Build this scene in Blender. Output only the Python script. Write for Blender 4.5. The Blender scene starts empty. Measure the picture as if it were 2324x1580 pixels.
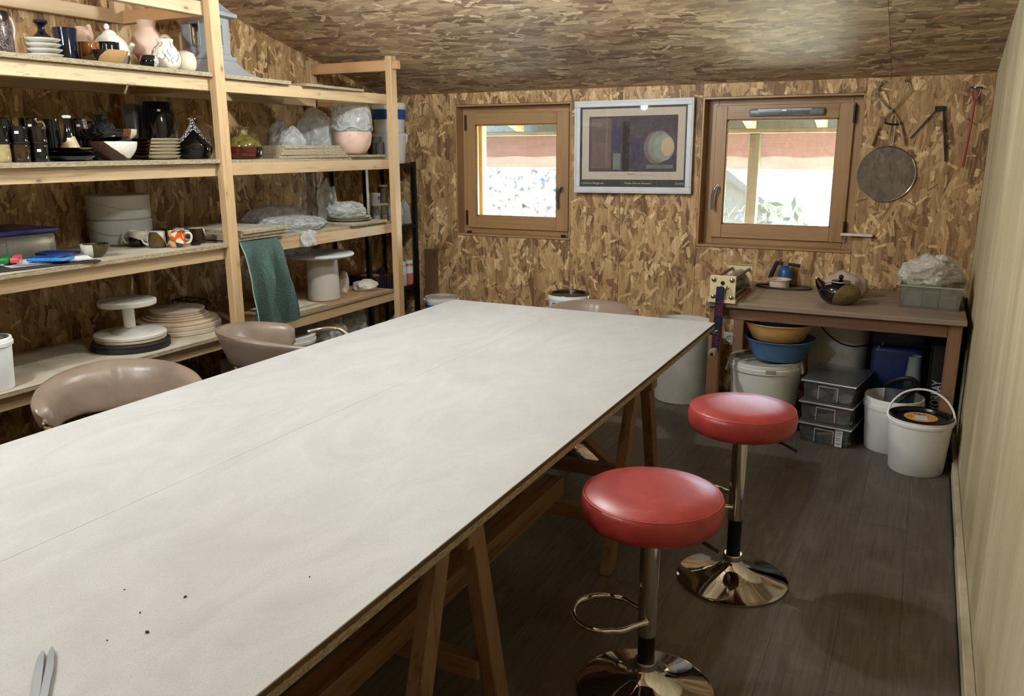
import bpy, bmesh, math, random
from mathutils import Vector, Matrix, Euler, noise

scene = bpy.context.scene
COL = scene.collection
PI = math.pi
rad = math.radians

# ---------------------------------------------------------------- camera
cam_data = bpy.data.cameras.new('camera')
cam = bpy.data.objects.new('camera', cam_data)
COL.objects.link(cam)
scene.camera = cam
yaw, pitch, roll = rad(26.554), rad(13.744), rad(-0.214)
fwd = Vector((-math.sin(yaw) * math.cos(pitch), math.cos(yaw) * math.cos(pitch), -math.sin(pitch)))
r0 = Vector((math.cos(yaw), math.sin(yaw), 0))
u0 = r0.cross(fwd)
rgt = math.cos(roll) * r0 + math.sin(roll) * u0
up = -math.sin(roll) * r0 + math.cos(roll) * u0
m = Matrix((rgt, up, -fwd)).transposed().to_4x4()
m.translation = Vector((0, 0, 1.6))
cam.matrix_world = m
cam_data.sensor_width = 36.0
cam_data.lens = 1858.53 / 2324 * 36.0
cam_data.clip_start = 0.02
cam_data.clip_end = 200

# ---------------------------------------------------------------- world, sun, exposure
world = bpy.data.worlds.new('sky')
scene.world = world
world.use_nodes = True
wn = world.node_tree
for n in list(wn.nodes):
    wn.nodes.remove(n)
w_out = wn.nodes.new('ShaderNodeOutputWorld')
w_bg = wn.nodes.new('ShaderNodeBackground')
w_sky = wn.nodes.new('ShaderNodeTexSky')
w_sky.sky_type = 'NISHITA'
w_sky.sun_disc = False
w_sky.sun_elevation = rad(52)
w_sky.sun_rotation = rad(20)
wn.links.new(w_sky.outputs[0], w_bg.inputs[0])
w_bg.inputs[1].default_value = 6.0
wn.links.new(w_bg.outputs[0], w_out.inputs[0])

sun_data = bpy.data.lights.new('sun', 'SUN')
sun_data.energy = 190.0
sun_data.angle = rad(0.6)
sun_data.color = (1.0, 0.95, 0.86)
sun = bpy.data.objects.new('sun', sun_data)
COL.objects.link(sun)
sun.location = (-3, 30, 40)
sun.rotation_euler = Vector((0.22, -0.60, -0.77)).to_track_quat('-Z', 'Y').to_euler()

vs = scene.view_settings
vs.view_transform = 'Standard'
vs.look = 'None'
vs.exposure = 0.0
vs.gamma = 1.0
vs.use_curve_mapping = False
cy = scene.cycles
cy.use_denoising = True
cy.max_bounces = 7
cy.diffuse_bounces = 3
cy.glossy_bounces = 3
cy.transmission_bounces = 4
cy.use_adaptive_sampling = True
cy.adaptive_threshold = 0.1
cy.adaptive_min_samples = 16
cy.transparent_max_bounces = 12
cy.caustics_reflective = False
cy.caustics_refractive = False
cy.sample_clamp_indirect = 10.0

# ---------------------------------------------------------------- node helpers
def lin(c):
    return tuple((x / 12.92 if x <= 0.04045 else ((x + 0.055) / 1.055) ** 2.4) for x in [v / 255 for v in c]) + (1.0,)

class NT:
    def __init__(self, name):
        self.m = bpy.data.materials.new(name)
        self.m.use_nodes = True
        self.t = self.m.node_tree
        for n in list(self.t.nodes):
            self.t.nodes.remove(n)
        self.out = self.t.nodes.new('ShaderNodeOutputMaterial')
    def n(self, typ, ins=None, **kw):
        nd = self.t.nodes.new(typ)
        for k, v in kw.items():
            setattr(nd, k, v)
        for k, v in (ins or {}).items():
            self.set(nd.inputs[k], v)
        return nd
    def set(self, sock, v):
        if isinstance(v, bpy.types.NodeSocket):
            self.t.links.new(v, sock)
        else:
            sock.default_value = v
    def math(self, op, a, b=0.0, c=None):
        nd = self.n('ShaderNodeMath', operation=op)
        self.set(nd.inputs[0], a); self.set(nd.inputs[1], b)
        if c is not None: self.set(nd.inputs[2], c)
        return nd.outputs[0]
    def mix(self, f, a, b, mode='MIX'):
        nd = self.n('ShaderNodeMix', data_type='RGBA', blend_type=mode)
        self.set(nd.inputs[0], f); self.set(nd.inputs[6], a); self.set(nd.inputs[7], b)
        return nd.outputs[2]
    def ramp(self, f, stops, interp='LINEAR'):
        nd = self.n('ShaderNodeValToRGB')
        self.set(nd.inputs[0], f)
        cr = nd.color_ramp
        cr.interpolation = interp
        while len(cr.elements) < len(stops):
            cr.elements.new(0.5)
        for e, (p, c) in zip(cr.elements, stops):
            e.position = p
            e.color = c if len(c) == 4 else tuple(c) + (1.0,)
        return nd.outputs[0]
    def noise(self, vec, scale, detail=3.0, rough=0.5, dist=0.0):
        return self.n('ShaderNodeTexNoise', {'Vector': vec, 'Scale': scale, 'Detail': detail, 'Roughness': rough, 'Distortion': dist}).outputs[0]
    def mapping(self, vec, loc=(0, 0, 0), rot=(0, 0, 0), scale=(1, 1, 1)):
        return self.n('ShaderNodeMapping', {'Vector': vec, 'Location': loc, 'Rotation': rot, 'Scale': scale}).outputs[0]
    def obj(self):
        return self.n('ShaderNodeTexCoord').outputs['Object']
    def rnd(self):
        return self.n('ShaderNodeObjectInfo').outputs['Random']
    def bsdf(self, **kw):
        b = self.n('ShaderNodeBsdfPrincipled')
        for k, v in kw.items():
            self.set(b.inputs[k.replace('_', ' ')], v)
        return b
    def bump(self, h, strength=0.2, dist=0.01):
        return self.n('ShaderNodeBump', {'Height': h, 'Strength': strength, 'Distance': dist}).outputs[0]
    def finish(self, sh):
        self.t.links.new(sh, self.out.inputs[0])
        return self.m

MATS = {}
def plain(name, c, rough=0.5, metal=0.0, var=0.12, scale=18.0, bump=0.0, coat=0.0, spec=0.5, c2=None, bscale=None, detail=4.0):
    if name in MATS: return MATS[name]
    t = NT(name)
    o = t.obj()
    f = t.noise(o, scale, detail)
    a = lin(c)
    b = lin(c2) if c2 else tuple(x * (1 - var * 2) for x in a[:3]) + (1.0,)
    hi = tuple(min(1.0, x * (1 + var * 0.5)) for x in a[:3]) + (1.0,)
    col = t.ramp(f, [(0.28, b), (0.55, a), (0.8, hi)])
    bs = t.bsdf(Base_Color=col, Roughness=rough, Metallic=metal, Coat_Weight=coat, Specular_IOR_Level=spec)
    if bump:
        t.set(bs.inputs['Normal'], t.bump(t.noise(o, bscale or scale * 4, 3.0), bump, 0.01))
    MATS[name] = t.finish(bs.outputs[0])
    return MATS[name]

def wood(name, c, cd, axis='y', rough=0.55, grain=1.0, knots=True, coat=0.0, off=True, stain=False):
    if name in MATS: return MATS[name]
    t = NT(name)
    o = t.obj()
    if off:
        r = t.rnd()
        cmb = t.n('ShaderNodeCombineXYZ', {0: t.math('MULTIPLY', r, 7.0), 1: t.math('MULTIPLY', r, 13.0), 2: t.math('MULTIPLY', r, 5.0)}).outputs[0]
        o = t.n('ShaderNodeVectorMath', {0: o, 1: cmb}, operation='ADD').outputs[0]
    L, W = 1.2, 22.0 * grain
    sc = {'x': (L, W, W), 'y': (W, L, W), 'z': (W, W, L)}[axis]
    v = t.mapping(o, scale=sc)
    g = t.noise(v, 1.0, 6.0, 0.6, 0.6)
    fine = t.noise(t.mapping(o, scale=tuple(s * 6 for s in sc)), 1.0, 3.0)
    mixv = t.math('ADD', t.math('MULTIPLY', g, 0.75), t.math('MULTIPLY', fine, 0.25))
    a, d = lin(c), lin(cd)
    hi = tuple(min(1, x * 1.12) for x in a[:3]) + (1,)
    col = t.ramp(mixv, [(0.34, d), (0.48, a), (0.64, hi)])
    big = t.noise(o, 1.6, 2.0)
    col = t.mix(t.math('MULTIPLY', big, 0.28), col, d)
    if knots:
        kv = t.mapping(o, scale=tuple(3.2 if s == L else 7.0 for s in sc))
        vo = t.n('ShaderNodeTexVoronoi', {'Vector': kv, 'Scale': 1.0})
        k = t.ramp(vo.outputs['Distance'], [(0.035, (1, 1, 1)), (0.06, (0.25, 0.25, 0.25)), (0.16, (0, 0, 0))])
        col = t.mix(t.math('MULTIPLY', k, 0.8), col, tuple(x * 0.3 for x in d[:3]) + (1,))
    if stain:
        sn = t.noise(t.mapping(o, scale=tuple(9.0 if s == L else 70.0 for s in sc)), 1.0, 4.0, 0.7)
        patchy = t.noise(o, 3.5, 2.0)
        f_ = t.math('MULTIPLY', t.ramp(sn, [(0.56, (0, 0, 0)), (0.62, (1, 1, 1))]), t.ramp(patchy, [(0.45, (0, 0, 0)), (0.6, (0.9, 0.9, 0.9))]))
        col = t.mix(f_, col, lin((40, 38, 36)))
    bs = t.bsdf(Base_Color=col, Roughness=rough, Coat_Weight=coat)
    t.set(bs.inputs['Normal'], t.bump(mixv, 0.15, 0.004))
    MATS[name] = t.finish(bs.outputs[0])
    return MATS[name]

def osb(name, axes, tone=1.0, along=90.0, size=1.0, spread=1.0, chips=1.0, grey=0.0):
    """strand board: long grained flakes below, then sparse layers of turned rectangular strands"""
    if name in MATS: return MATS[name]
    t = NT(name)
    sep = t.n('ShaderNodeSeparateXYZ', {0: t.obj()})
    u, v = sep.outputs['XYZ'.index(axes[0])], sep.outputs['XYZ'.index(axes[1])]
    r = t.rnd()
    uv = t.n('ShaderNodeCombineXYZ', {0: t.math('ADD', u, t.math('MULTIPLY', r, 17.0)), 1: t.math('ADD', v, t.math('MULTIPLY', r, 9.0)), 2: 0.0}).outputs[0]
    wob = t.n('ShaderNodeTexNoise', {'Vector': uv, 'Scale': 6.0 / size, 'Detail': 2.0}, noise_dimensions='2D').outputs[1]
    uvw = t.n('ShaderNodeVectorMath', {0: wob, 1: (0.06 * size, 0.06 * size, 0.0), 2: uv}, operation='MULTIPLY_ADD').outputs[0]
    fz = t.n('ShaderNodeTexNoise', {'Vector': t.mapping(uv, rot=(0, 0, -rad(along)), scale=(26.0 / size, 80.0 / size, 1)), 'Scale': 1.0, 'Detail': 2.0}, noise_dimensions='2D').outputs[1]
    uvf = t.n('ShaderNodeVectorMath', {0: fz, 1: (0.013 * size, 0.013 * size, 0.0), 2: uv}, operation='MULTIPLY_ADD').outputs[0]
    def P(c):
        l = lin(c)[:3]
        g = sum(l) / 3
        return tuple(min(1, (x + (g - x) * grey) * tone) for x in l) + (1,)
    a0 = rad(along)
    # base: long soft strands lying along the board
    rot = t.mapping(uvw, rot=(0, 0, -a0))
    grain = t.n('ShaderNodeTexNoise', {'Vector': t.mapping(rot, scale=(7 / size, 75 / size, 1)), 'Scale': 1.0, 'Detail': 3.0, 'Roughness': 0.6}, noise_dimensions='2D').outputs[0]
    vo = t.n('ShaderNodeTexVoronoi', {'Vector': t.mapping(rot, scale=(1 / (0.17 * size), 1 / (0.038 * size), 1)), 'Scale': 1.0}, voronoi_dimensions='2D', distance='CHEBYCHEV')
    cs = t.n('ShaderNodeSeparateColor', {0: vo.outputs['Color']})
    gk = t.math('MULTIPLY', t.math('SUBTRACT', grain, 0.5), 0.9)
    k = t.math('ADD', t.math('MULTIPLY', cs.outputs[1], 0.7), gk)
    pal = [(0.0, P((104, 76, 50))), (0.25, P((144, 112, 76))), (0.5, P((164, 132, 92))), (0.8, P((182, 150, 108))), (1.0, P((196, 166, 124)))]
    col = t.ramp(k, pal)
    hgt = t.math('MULTIPLY', cs.outputs[2], 0.6)
    layers = [(6.5, 0.62, 0.09, 0.22, 1.1, 0.0), (8.5, 0.60, 0.07, 0.18, 1.9, 0.25), (10.5, 0.55, 0.05, 0.16, 2.8, 0.35), (13.0, 0.52, 0.05, 0.15, 3.1, 0.45)]
    def layer(i, sc, L, w0, w1, spr):
        vec = t.mapping(uvf, loc=(i * 3.17, i * 1.71, 0), scale=(sc / size, sc / size, 1))
        vo = t.n('ShaderNodeTexVoronoi', {'Vector': vec, 'Scale': 1.0}, voronoi_dimensions='2D')
        d = t.n('ShaderNodeSeparateXYZ', {0: t.n('ShaderNodeVectorMath', {0: vec, 1: vo.outputs['Position']}, operation='SUBTRACT').outputs[0]})
        cs = t.n('ShaderNodeSeparateColor', {0: vo.outputs['Color']})
        an = t.math('MULTIPLY_ADD', t.math('SUBTRACT', cs.outputs[0], 0.5), spr * spread, a0)
        ca, sa = t.math('COSINE', an), t.math('SINE', an)
        uu = t.math('ADD', t.math('MULTIPLY', d.outputs[0], ca), t.math('MULTIPLY', d.outputs[1], sa))
        vv = t.math('SUBTRACT', t.math('MULTIPLY', d.outputs[1], ca), t.math('MULTIPLY', d.outputs[0], sa))
        W = t.math('MULTIPLY_ADD', cs.outputs[1], w1 - w0, w0)
        msk = t.math('MULTIPLY', t.math('LESS_THAN', t.math('ABSOLUTE', uu), t.math('MULTIPLY_ADD', cs.outputs[1], -0.25, L)), t.math('LESS_THAN', t.math('ABSOLUTE', vv), W))
        return msk, cs, vv
    for i, (sc, L, w0, w1, spr, th) in enumerate(layers):
        msk, cs, vv = layer(i + 1, sc, L, w0, w1, spr)
        if th: msk = t.math('MULTIPLY', msk, t.math('GREATER_THAN', cs.outputs[2], th))
        kk = t.math('ADD', t.math('MULTIPLY_ADD', cs.outputs[2], 1.0, -0.12), t.math('MULTIPLY', gk, 1.0))
        tint = t.ramp(kk, [(0.0, P((122, 90, 60))), (0.3, P((150, 118, 80))), (0.6, P((176, 144, 102))), (0.85, P((198, 168, 124))), (1.0, P((216, 190, 148)))])
        col = t.mix(msk, col, tint)
        hm = t.n('ShaderNodeMix', data_type='FLOAT')
        t.set(hm.inputs[0], msk); t.set(hm.inputs[2], hgt); t.set(hm.inputs[3], 0.6 + 0.35 * i)
        hgt = hm.outputs[0]
    msk, cs, vv = layer(9, 11.0, 0.40, 0.03, 0.09, 2.6)
    msk = t.math('MULTIPLY', msk, t.math('GREATER_THAN', cs.outputs[2], 0.74))
    col = t.mix(t.math('MULTIPLY', msk, 0.7 * chips), col, t.ramp(cs.outputs[1], [(0.2, P((66, 52, 44))), (0.8, P((110, 78, 52)))]))
    chip = t.n('ShaderNodeTexNoise', {'Vector': t.mapping(rot, scale=(16 / size, 44 / size, 1)), 'Scale': 1.0, 'Detail': 3.0, 'Roughness': 0.7}, noise_dimensions='2D').outputs[0]
    col = t.mix(t.ramp(chip, [(0.31, (0.8 * chips,) * 3), (0.37, (0, 0, 0))]), col, P((92, 68, 46)))
    bs = t.bsdf(Base_Color=col, Roughness=0.55, Specular_IOR_Level=0.3)
    t.set(bs.inputs['Normal'], t.bump(hgt, 0.3, 0.0015))
    MATS[name] = t.finish(bs.outputs[0])
    return MATS[name]

def two_tone(name, ca, cb, nrm=(1, 0, 0.6), off=0.0, rough=0.08, speck=None, wob=0.01, cc=None, off2=None, coat=0.3):
    """glazed pot: colour a on one side of a slanted line, b on the other (and c beyond a second line)"""
    if name in MATS: return MATS[name]
    t = NT(name)
    o = t.obj()
    d = t.n('ShaderNodeVectorMath', {0: o, 1: nrm}, operation='DOT_PRODUCT').outputs['Value']
    d = t.math('ADD', d, t.math('MULTIPLY', t.math('SUBTRACT', t.noise(o, 25.0), 0.5), wob * 2))
    def side(c, sp):
        a = lin(c)
        b = tuple(x * (0.88 if max(a[:3]) > 0.3 else 0.6) for x in a[:3]) + (1,)
        k = t.ramp(t.noise(o, 70.0, 4.0, 0.7), [(0.35, b), (0.6, a)])
        if sp:
            vz = t.n('ShaderNodeTexNoise', {'Vector': o, 'Scale': 190.0, 'Detail': 2.0}).outputs[0]
            k = t.mix(t.ramp(vz, [(0.50, (0, 0, 0)), (0.56, (1, 1, 1))]), k, lin(sp))
        return k
    ka, kb = side(ca, None), side(cb, speck)
    f = t.math('GREATER_THAN', d, off)
    col = t.mix(f, ka, kb)
    if cc:
        f2 = t.math('GREATER_THAN', d, off2)
        col = t.mix(f2, col, side(cc, None))
    bs = t.bsdf(Base_Color=col, Roughness=rough, Coat_Weight=coat, Coat_Roughness=0.05)
    MATS[name] = t.finish(bs.outputs[0])
    return MATS[name]

def film(name, c, alpha=0.5, rough=0.15, trans=0.3, scale=1.0):
    """thin crumpled plastic: partly see-through, partly milky, with sharp creases"""
    if name in MATS: return MATS[name]
    t = NT(name)
    o = t.obj()
    w = t.n('ShaderNodeTexNoise', {'Vector': o, 'Scale': 9.0 * scale, 'Detail': 2.0}).outputs[1]
    ow = t.n('ShaderNodeVectorMath', {0: w, 1: (0.09 / scale,) * 3, 2: o}, operation='MULTIPLY_ADD').outputs[0]
    def ridge(sc, det):
        n_ = t.noise(ow, sc, det, 0.5, 0.6)
        return t.math('POWER', t.math('SUBTRACT', 1.0, t.math('ABSOLUTE', t.math('MULTIPLY_ADD', n_, 4.0, -2.0))), 2.0)
    v1 = ridge(11.0 * scale, 1.0)
    h = t.math('ADD', v1, t.math('MULTIPLY', ridge(27.0 * scale, 1.0), 0.5))
    fr = t.n('ShaderNodeLayerWeight', {'Blend': 0.4}).outputs['Facing']
    bs = t.bsdf(Base_Color=lin(c), Roughness=rough, Specular_IOR_Level=0.8)
    t.set(bs.inputs['Normal'], t.bump(h, 0.55, 0.012 / scale))
    tl = t.n('ShaderNodeBsdfTranslucent', {'Color': lin(c)})
    tp = t.n('ShaderNodeBsdfTransparent')
    m1 = t.n('ShaderNodeMixShader', {0: trans, 1: bs.outputs[0], 2: tl.outputs[0]})
    cr = t.ramp(v1, [(0.1, (0.85, 0.85, 0.85)), (0.9, (1.25, 1.25, 1.25))])
    fac = t.math('MINIMUM', t.math('MULTIPLY', t.math('MULTIPLY_ADD', fr, 0.55 * alpha, alpha * 0.75), cr), 1.0)
    m2 = t.n('ShaderNodeMixShader', {0: fac, 1: tp.outputs[0], 2: m1.outputs[0]})
    MATS[name] = t.finish(m2.outputs[0])
    return MATS[name]

def glassy(name, tint=(1, 1, 1, 1), milky=0.0, mc=(220, 222, 222), rough=0.02):
    """clear sheet: transparent, mirror-like towards grazing angles, with an optional milky share"""
    if name in MATS: return MATS[name]
    t = NT(name)
    fr = t.n('ShaderNodeFresnel', {'IOR': 1.45}).outputs[0]
    streak = t.noise(t.obj(), 6.0, 2.0)
    gl = t.n('ShaderNodeBsdfGlossy', {'Color': (1, 1, 1, 1), 'Roughness': rough})
    tp = t.n('ShaderNodeBsdfTransparent', {'Color': tint})
    a = t.n('ShaderNodeMixShader', {0: fr, 1: tp.outputs[0], 2: gl.outputs[0]})
    sh = a
    if milky:
        df = t.bsdf(Base_Color=lin(mc), Roughness=0.3)
        f = t.math('MULTIPLY', t.math('ADD', t.math('MULTIPLY', streak, 0.5), 0.75), milky)
        sh = t.n('ShaderNodeMixShader', {0: f, 1: a.outputs[0], 2: df.outputs[0]})
    MATS[name] = t.finish(sh.outputs[0])
    return MATS[name]

# ---------------------------------------------------------------- mesh helpers
class B:
    """collects shapes into one mesh"""
    def __init__(self):
        self.b = bmesh.new()
        self.nmat = 0
    def _tag(self, before, mi):
        if mi:
            for f in self.b.faces:
                if f not in before: f.material_index = mi
    def box(self, x0, x1, y0, y1, z0, z1, bev=0.0, seg=1):
        return self.boxm(Matrix.Translation(((x0 + x1) / 2, (y0 + y1) / 2, (z0 + z1) / 2)) @ Matrix.Diagonal((abs(x1 - x0), abs(y1 - y0), abs(z1 - z0), 1)), bev, seg)
    def boxm(self, M, bev=0.0, seg=1):
        g = bmesh.ops.create_cube(self.b, size=1.0, matrix=M)
        if bev:
            es = list({e for v in g['verts'] for e in v.link_edges})
            bmesh.ops.bevel(self.b, geom=es, offset=bev, segments=seg, profile=0.5, affect='EDGES', clamp_overlap=True)
        return self
    def bar(self, p, q, w, h, bev=0.0, upv=(0, 0, 1)):
        """rectangular bar from p to q, w wide, h tall"""
        p, q = Vector(p), Vector(q)
        d = q - p
        z = d.normalized()
        x = Vector(upv).cross(z)
        if x.length < 1e-4: x = Vector((1, 0, 0))
        x.normalize()
        y = z.cross(x)
        M = Matrix((x, y, z)).transposed().to_4x4()
        M.translation = (p + q) / 2
        return self.boxm(M @ Matrix.Diagonal((w, h, d.length, 1)), bev)
    def lathe(self, prof, seg=32, c=(0, 0, 0), M=None, sx=1.0, sy=1.0):
        c = Vector(c)
        rings = []
        for r, z in prof:
            if r < 1e-6:
                v = self.b.verts.new((c.x, c.y, c.z + z)); rings.append([v])
            else:
                rings.append([self.b.verts.new((c.x + sx * r * math.cos(2 * PI * k / seg), c.y + sy * r * math.sin(2 * PI * k / seg), c.z + z)) for k in range(seg)])
        for a, b in zip(rings, rings[1:]):
            for k in range(seg):
                k2 = (k + 1) % seg
                if len(a) == 1 and len(b) == 1: continue
                if len(a) == 1: self.b.faces.new((a[0], b[k2], b[k]))
                elif len(b) == 1: self.b.faces.new((a[k], a[k2], b[0]))
                else: self.b.faces.new((a[k], a[k2], b[k2], b[k]))
        if M is not None:
            vs_ = [v for r in rings for v in r]
            bmesh.ops.transform(self.b, matrix=M, verts=vs_)
        return self
    def cyl(self, p, q, r, seg=16, r2=None):
        p, q = Vector(p), Vector(q)
        d = q - p
        M = Matrix.Translation(p) @ d.to_track_quat('Z', 'Y').to_matrix().to_4x4()
        r2 = r if r2 is None else r2
        return self.lathe([(0, 0), (r, 0), (r2, d.length), (0, d.length)], seg, M=M)
    def tube(self, pts, r, seg=8, closed=False, rr=None):
        pts = [Vector(p) for p in pts]
        n = len(pts)
        rings = []
        prev = None
        for i, p in enumerate(pts):
            if closed:
                d = (pts[(i + 1) % n] - pts[i - 1]).normalized()
            else:
                d = (pts[min(i + 1, n - 1)] - pts[max(i - 1, 0)]).normalized()
            if prev is None:
                x = d.orthogonal().normalized()
            else:
                x = (prev - d * prev.dot(d)).normalized()
            prev = x
            y = d.cross(x)
            ri = rr[i] if rr else r
            rings.append([self.b.verts.new(p + ri * (math.cos(2 * PI * k / seg) * x + math.sin(2 * PI * k / seg) * y)) for k in range(seg)])
        m = n if closed else n - 1
        for i in range(m):
            a, b = rings[i], rings[(i + 1) % n]
            for k in range(seg):
                self.b.faces.new((a[k], a[(k + 1) % seg], b[(k + 1) % seg], b[k]))
        if not closed:
            self.b.faces.new(rings[0][::-1]); self.b.faces.new(rings[-1])
        return self
    def prism(self, poly, axis, a, b, bev=0.0):
        """polygon (2D) pushed along an axis from a to b"""
        def P(u, v, w):
            return {'x': (w, u, v), 'y': (u, w, v), 'z': (u, v, w)}[axis]
        lo = [self.b.verts.new(P(u, v, a)) for u, v in poly]
        hi = [self.b.verts.new(P(u, v, b)) for u, v in poly]
        n = len(poly)
        self.b.faces.new(lo[::-1]); self.b.faces.new(hi)
        fs = []
        for k in range(n):
            fs.append(self.b.faces.new((lo[k], lo[(k + 1) % n], hi[(k + 1) % n], hi[k])))
        if bev:
            es = list({e for v in lo + hi for e in v.link_edges})
            bmesh.ops.bevel(self.b, geom=es, offset=bev, segments=1, affect='EDGES', clamp_overlap=True)
        return self
    def ball(self, c, r, sx=1, sy=1, sz=1, sub=2):
        g = bmesh.ops.create_icosphere(self.b, subdivisions=sub, radius=1.0, matrix=Matrix.Translation(c) @ Matrix.Diagonal((r * sx, r * sy, r * sz, 1)))
        return self
    def blob(self, c, s, seed=0, amp=0.12, freq=3.0, wr=0.05, wf=9.0, sub=4, flat=-0.62, tall=False):
        """lumpy wrinkled body (bag, cloth lump) with a flattened underside"""
        g = bmesh.ops.create_icosphere(self.b, subdivisions=sub, radius=1.0)
        so = Vector((seed * 3.7, seed * 1.9, seed * 5.3))
        for v in g['verts']:
            n = v.co.normalized()
            d = 1 + amp * noise.noise(n * freq * 0.5 + so) * 1.6
            rid = 1 - abs(noise.noise(n * wf * 0.5 + so * 2)) * 2.2
            d += wr * rid
            rid2 = 1 - abs(noise.noise(n * wf * 1.3 + so)) * 2.2
            d += wr * 0.5 * rid2
            rid3 = 1 - abs(noise.noise(Vector((n.x * wf * 2.6, n.y * wf * 2.6, n.z * wf * 1.1)) + so)) * 2.2
            d += wr * 0.3 * rid3
            p = n * d
            p.z = max(p.z, flat)
            v.co = Vector((c[0] + p.x * s[0], c[1] + p.y * s[1], c[2] + (p.z - flat) * s[2]))
        return self
    def sheet(self, fn, nu, nv, thick=0.0):
        vs_ = [[self.b.verts.new(fn(i / nu, j / nv)) for j in range(nv + 1)] for i in range(nu + 1)]
        fs = []
        for i in range(nu):
            for j in range(nv):
                fs.append(self.b.faces.new((vs_[i][j], vs_[i + 1][j], vs_[i + 1][j + 1], vs_[i][j + 1])))
        if thick:
            bmesh.ops.solidify(self.b, geom=fs, thickness=thick)
        return self
    def mesh(self, name, smooth=40):
        bmesh.ops.recalc_face_normals(self.b, faces=self.b.faces)
        me = bpy.data.meshes.new(name)
        self.b.to_mesh(me)
        self.b.free()
        if smooth:
            me.polygons.foreach_set('use_smooth', [True] * len(me.polygons))
            me.set_sharp_from_angle(angle=rad(smooth))
        return me

def link(name, data, mat=None, parent=None, loc=(0, 0, 0), rot=(0, 0, 0), label=None):
    o = bpy.data.objects.new(name, data)
    COL.objects.link(o)
    if mat is not None and not data.materials:
        data.materials.append(mat)
    o.location = loc
    o.rotation_euler = rot
    if parent is not None: o.parent = parent
    if label: o['label'] = label
    return o
def part(name, b, mat, parent, smooth=40, loc=(0, 0, 0), rot=(0, 0, 0), label=None):
    return link(name, b.mesh(name, smooth) if isinstance(b, B) else b, mat, parent, loc, rot, label)
def tag(o, label, cat, group=None):
    o['label'] = label
    o['category'] = cat
    if group: o['group'] = group
    return o
def thing(name, label, cat, loc=(0, 0, 0), rz=0.0, group=None, rot=None):
    o = link(name, None, loc=loc, rot=rot or (0, 0, rz))
    o.empty_display_size = 0.05
    return tag(o, label, cat, group)
def single(name, b, mat, label, cat, loc=(0, 0, 0), rz=0.0, group=None, smooth=40, rot=None):
    return tag(link(name, b.mesh(name, smooth) if isinstance(b, B) else b, mat, None, loc, rot or (0, 0, rz)), label, cat, group)
def struct(name, b, mat, parent=None, smooth=0, loc=(0, 0, 0), rot=(0, 0, 0)):
    o = link(name, b.mesh(name, smooth) if isinstance(b, B) else b, mat, parent, loc, rot)
    if parent is None: o['kind'] = 'structure'
    return o
def dup(o, parent=None, **kw):
    c = o.copy()
    COL.objects.link(c)
    c.parent = parent
    for k, v in kw.items():
        if k in ('location', 'rotation_euler'): setattr(c, k, v)
        else: c[k] = v
    for ch in list(o.children):
        dup(ch, c)
    return c
def arc(c, r, a0, a1, n, plane='xz', ry=None):
    ry = r if ry is None else ry
    out = []
    for k in range(n + 1):
        a = a0 + (a1 - a0) * k / n
        p, q = r * math.cos(a), ry * math.sin(a)
        out.append({'xz': (c[0] + p, c[1], c[2] + q), 'xy': (c[0] + p, c[1] + q, c[2]), 'yz': (c[0], c[1] + p, c[2] + q)}[plane])
    return out
def smooth_path(pts, n=6):
    P = [Vector(p) for p in pts]
    out = []
    for i in range(len(P) - 1):
        p0, p1, p2, p3 = P[max(i - 1, 0)], P[i], P[i + 1], P[min(i + 2, len(P) - 1)]
        for k in range(n):
            t = k / n
            out.append(0.5 * ((2 * p1) + (p2 - p0) * t + (2 * p0 - 5 * p1 + 4 * p2 - p3) * t * t + (3 * p1 - p0 - 3 * p2 + p3) * t ** 3))
    out.append(P[-1])
    return out
def text(name, s, size, mat, parent, loc, rot, extrude=0.0004, bold=0.0, align='LEFT'):
    cu = bpy.data.curves.new(name, 'FONT')
    cu.body = s
    cu.size = size
    cu.extrude = extrude
    cu.offset = bold
    cu.align_x = align
    cu.align_y = 'CENTER'
    cu.materials.append(mat)
    tmp = bpy.data.objects.new(name, cu)
    COL.objects.link(tmp)
    me = bpy.data.meshes.new_from_object(tmp.evaluated_get(bpy.context.evaluated_depsgraph_get()))
    bpy.data.objects.remove(tmp)
    if not me.materials: me.materials.append(mat)
    return link(name, me, None, parent, loc, rot)
ORD = ['lowest', 'second from the bottom', 'third from the bottom', 'fourth from the bottom', 'second from the top', 'topmost']
def ordinal(i, n):
    if i == n - 1: return 'topmost'
    if i == n - 2 and n > 4: return 'second from the top'
    return ORD[i]
# ================================================================= the room
XL, XR, YB, YF = -3.79, 0.275, 5.40, -1.25
def zc(y): return 1.987 + 0.248 * (YB - y)

M_osb_back = osb('osb_back', 'XZ', 1.25, 90.0, 1.0)
M_osb_left = osb('osb_left', 'YZ', 1.2, 90.0, 0.9)
M_osb_ceil = osb('osb_ceiling', 'XY', 1.55, 0.0, 1.1, 0.6, 0.6, 0.32)
M_core = plain('wall_core', (120, 92, 62), 0.8)
M_frame = wood('window_wood', (168, 130, 88), (140, 104, 68), 'z', 0.42, 0.8, False)
M_frame_x = wood('window_wood_across', (168, 130, 88), (140, 104, 68), 'x', 0.42, 0.8, False)
M_glass = glassy('window_glass')
M_black = plain('black_metal', (26, 26, 28), 0.4, 0.3)
M_steel = plain('brushed_steel', (150, 150, 150), 0.32, 0.9, 0.05)
M_chrome = plain('chrome', (215, 213, 208), 0.07, 1.0, 0.02)

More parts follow.
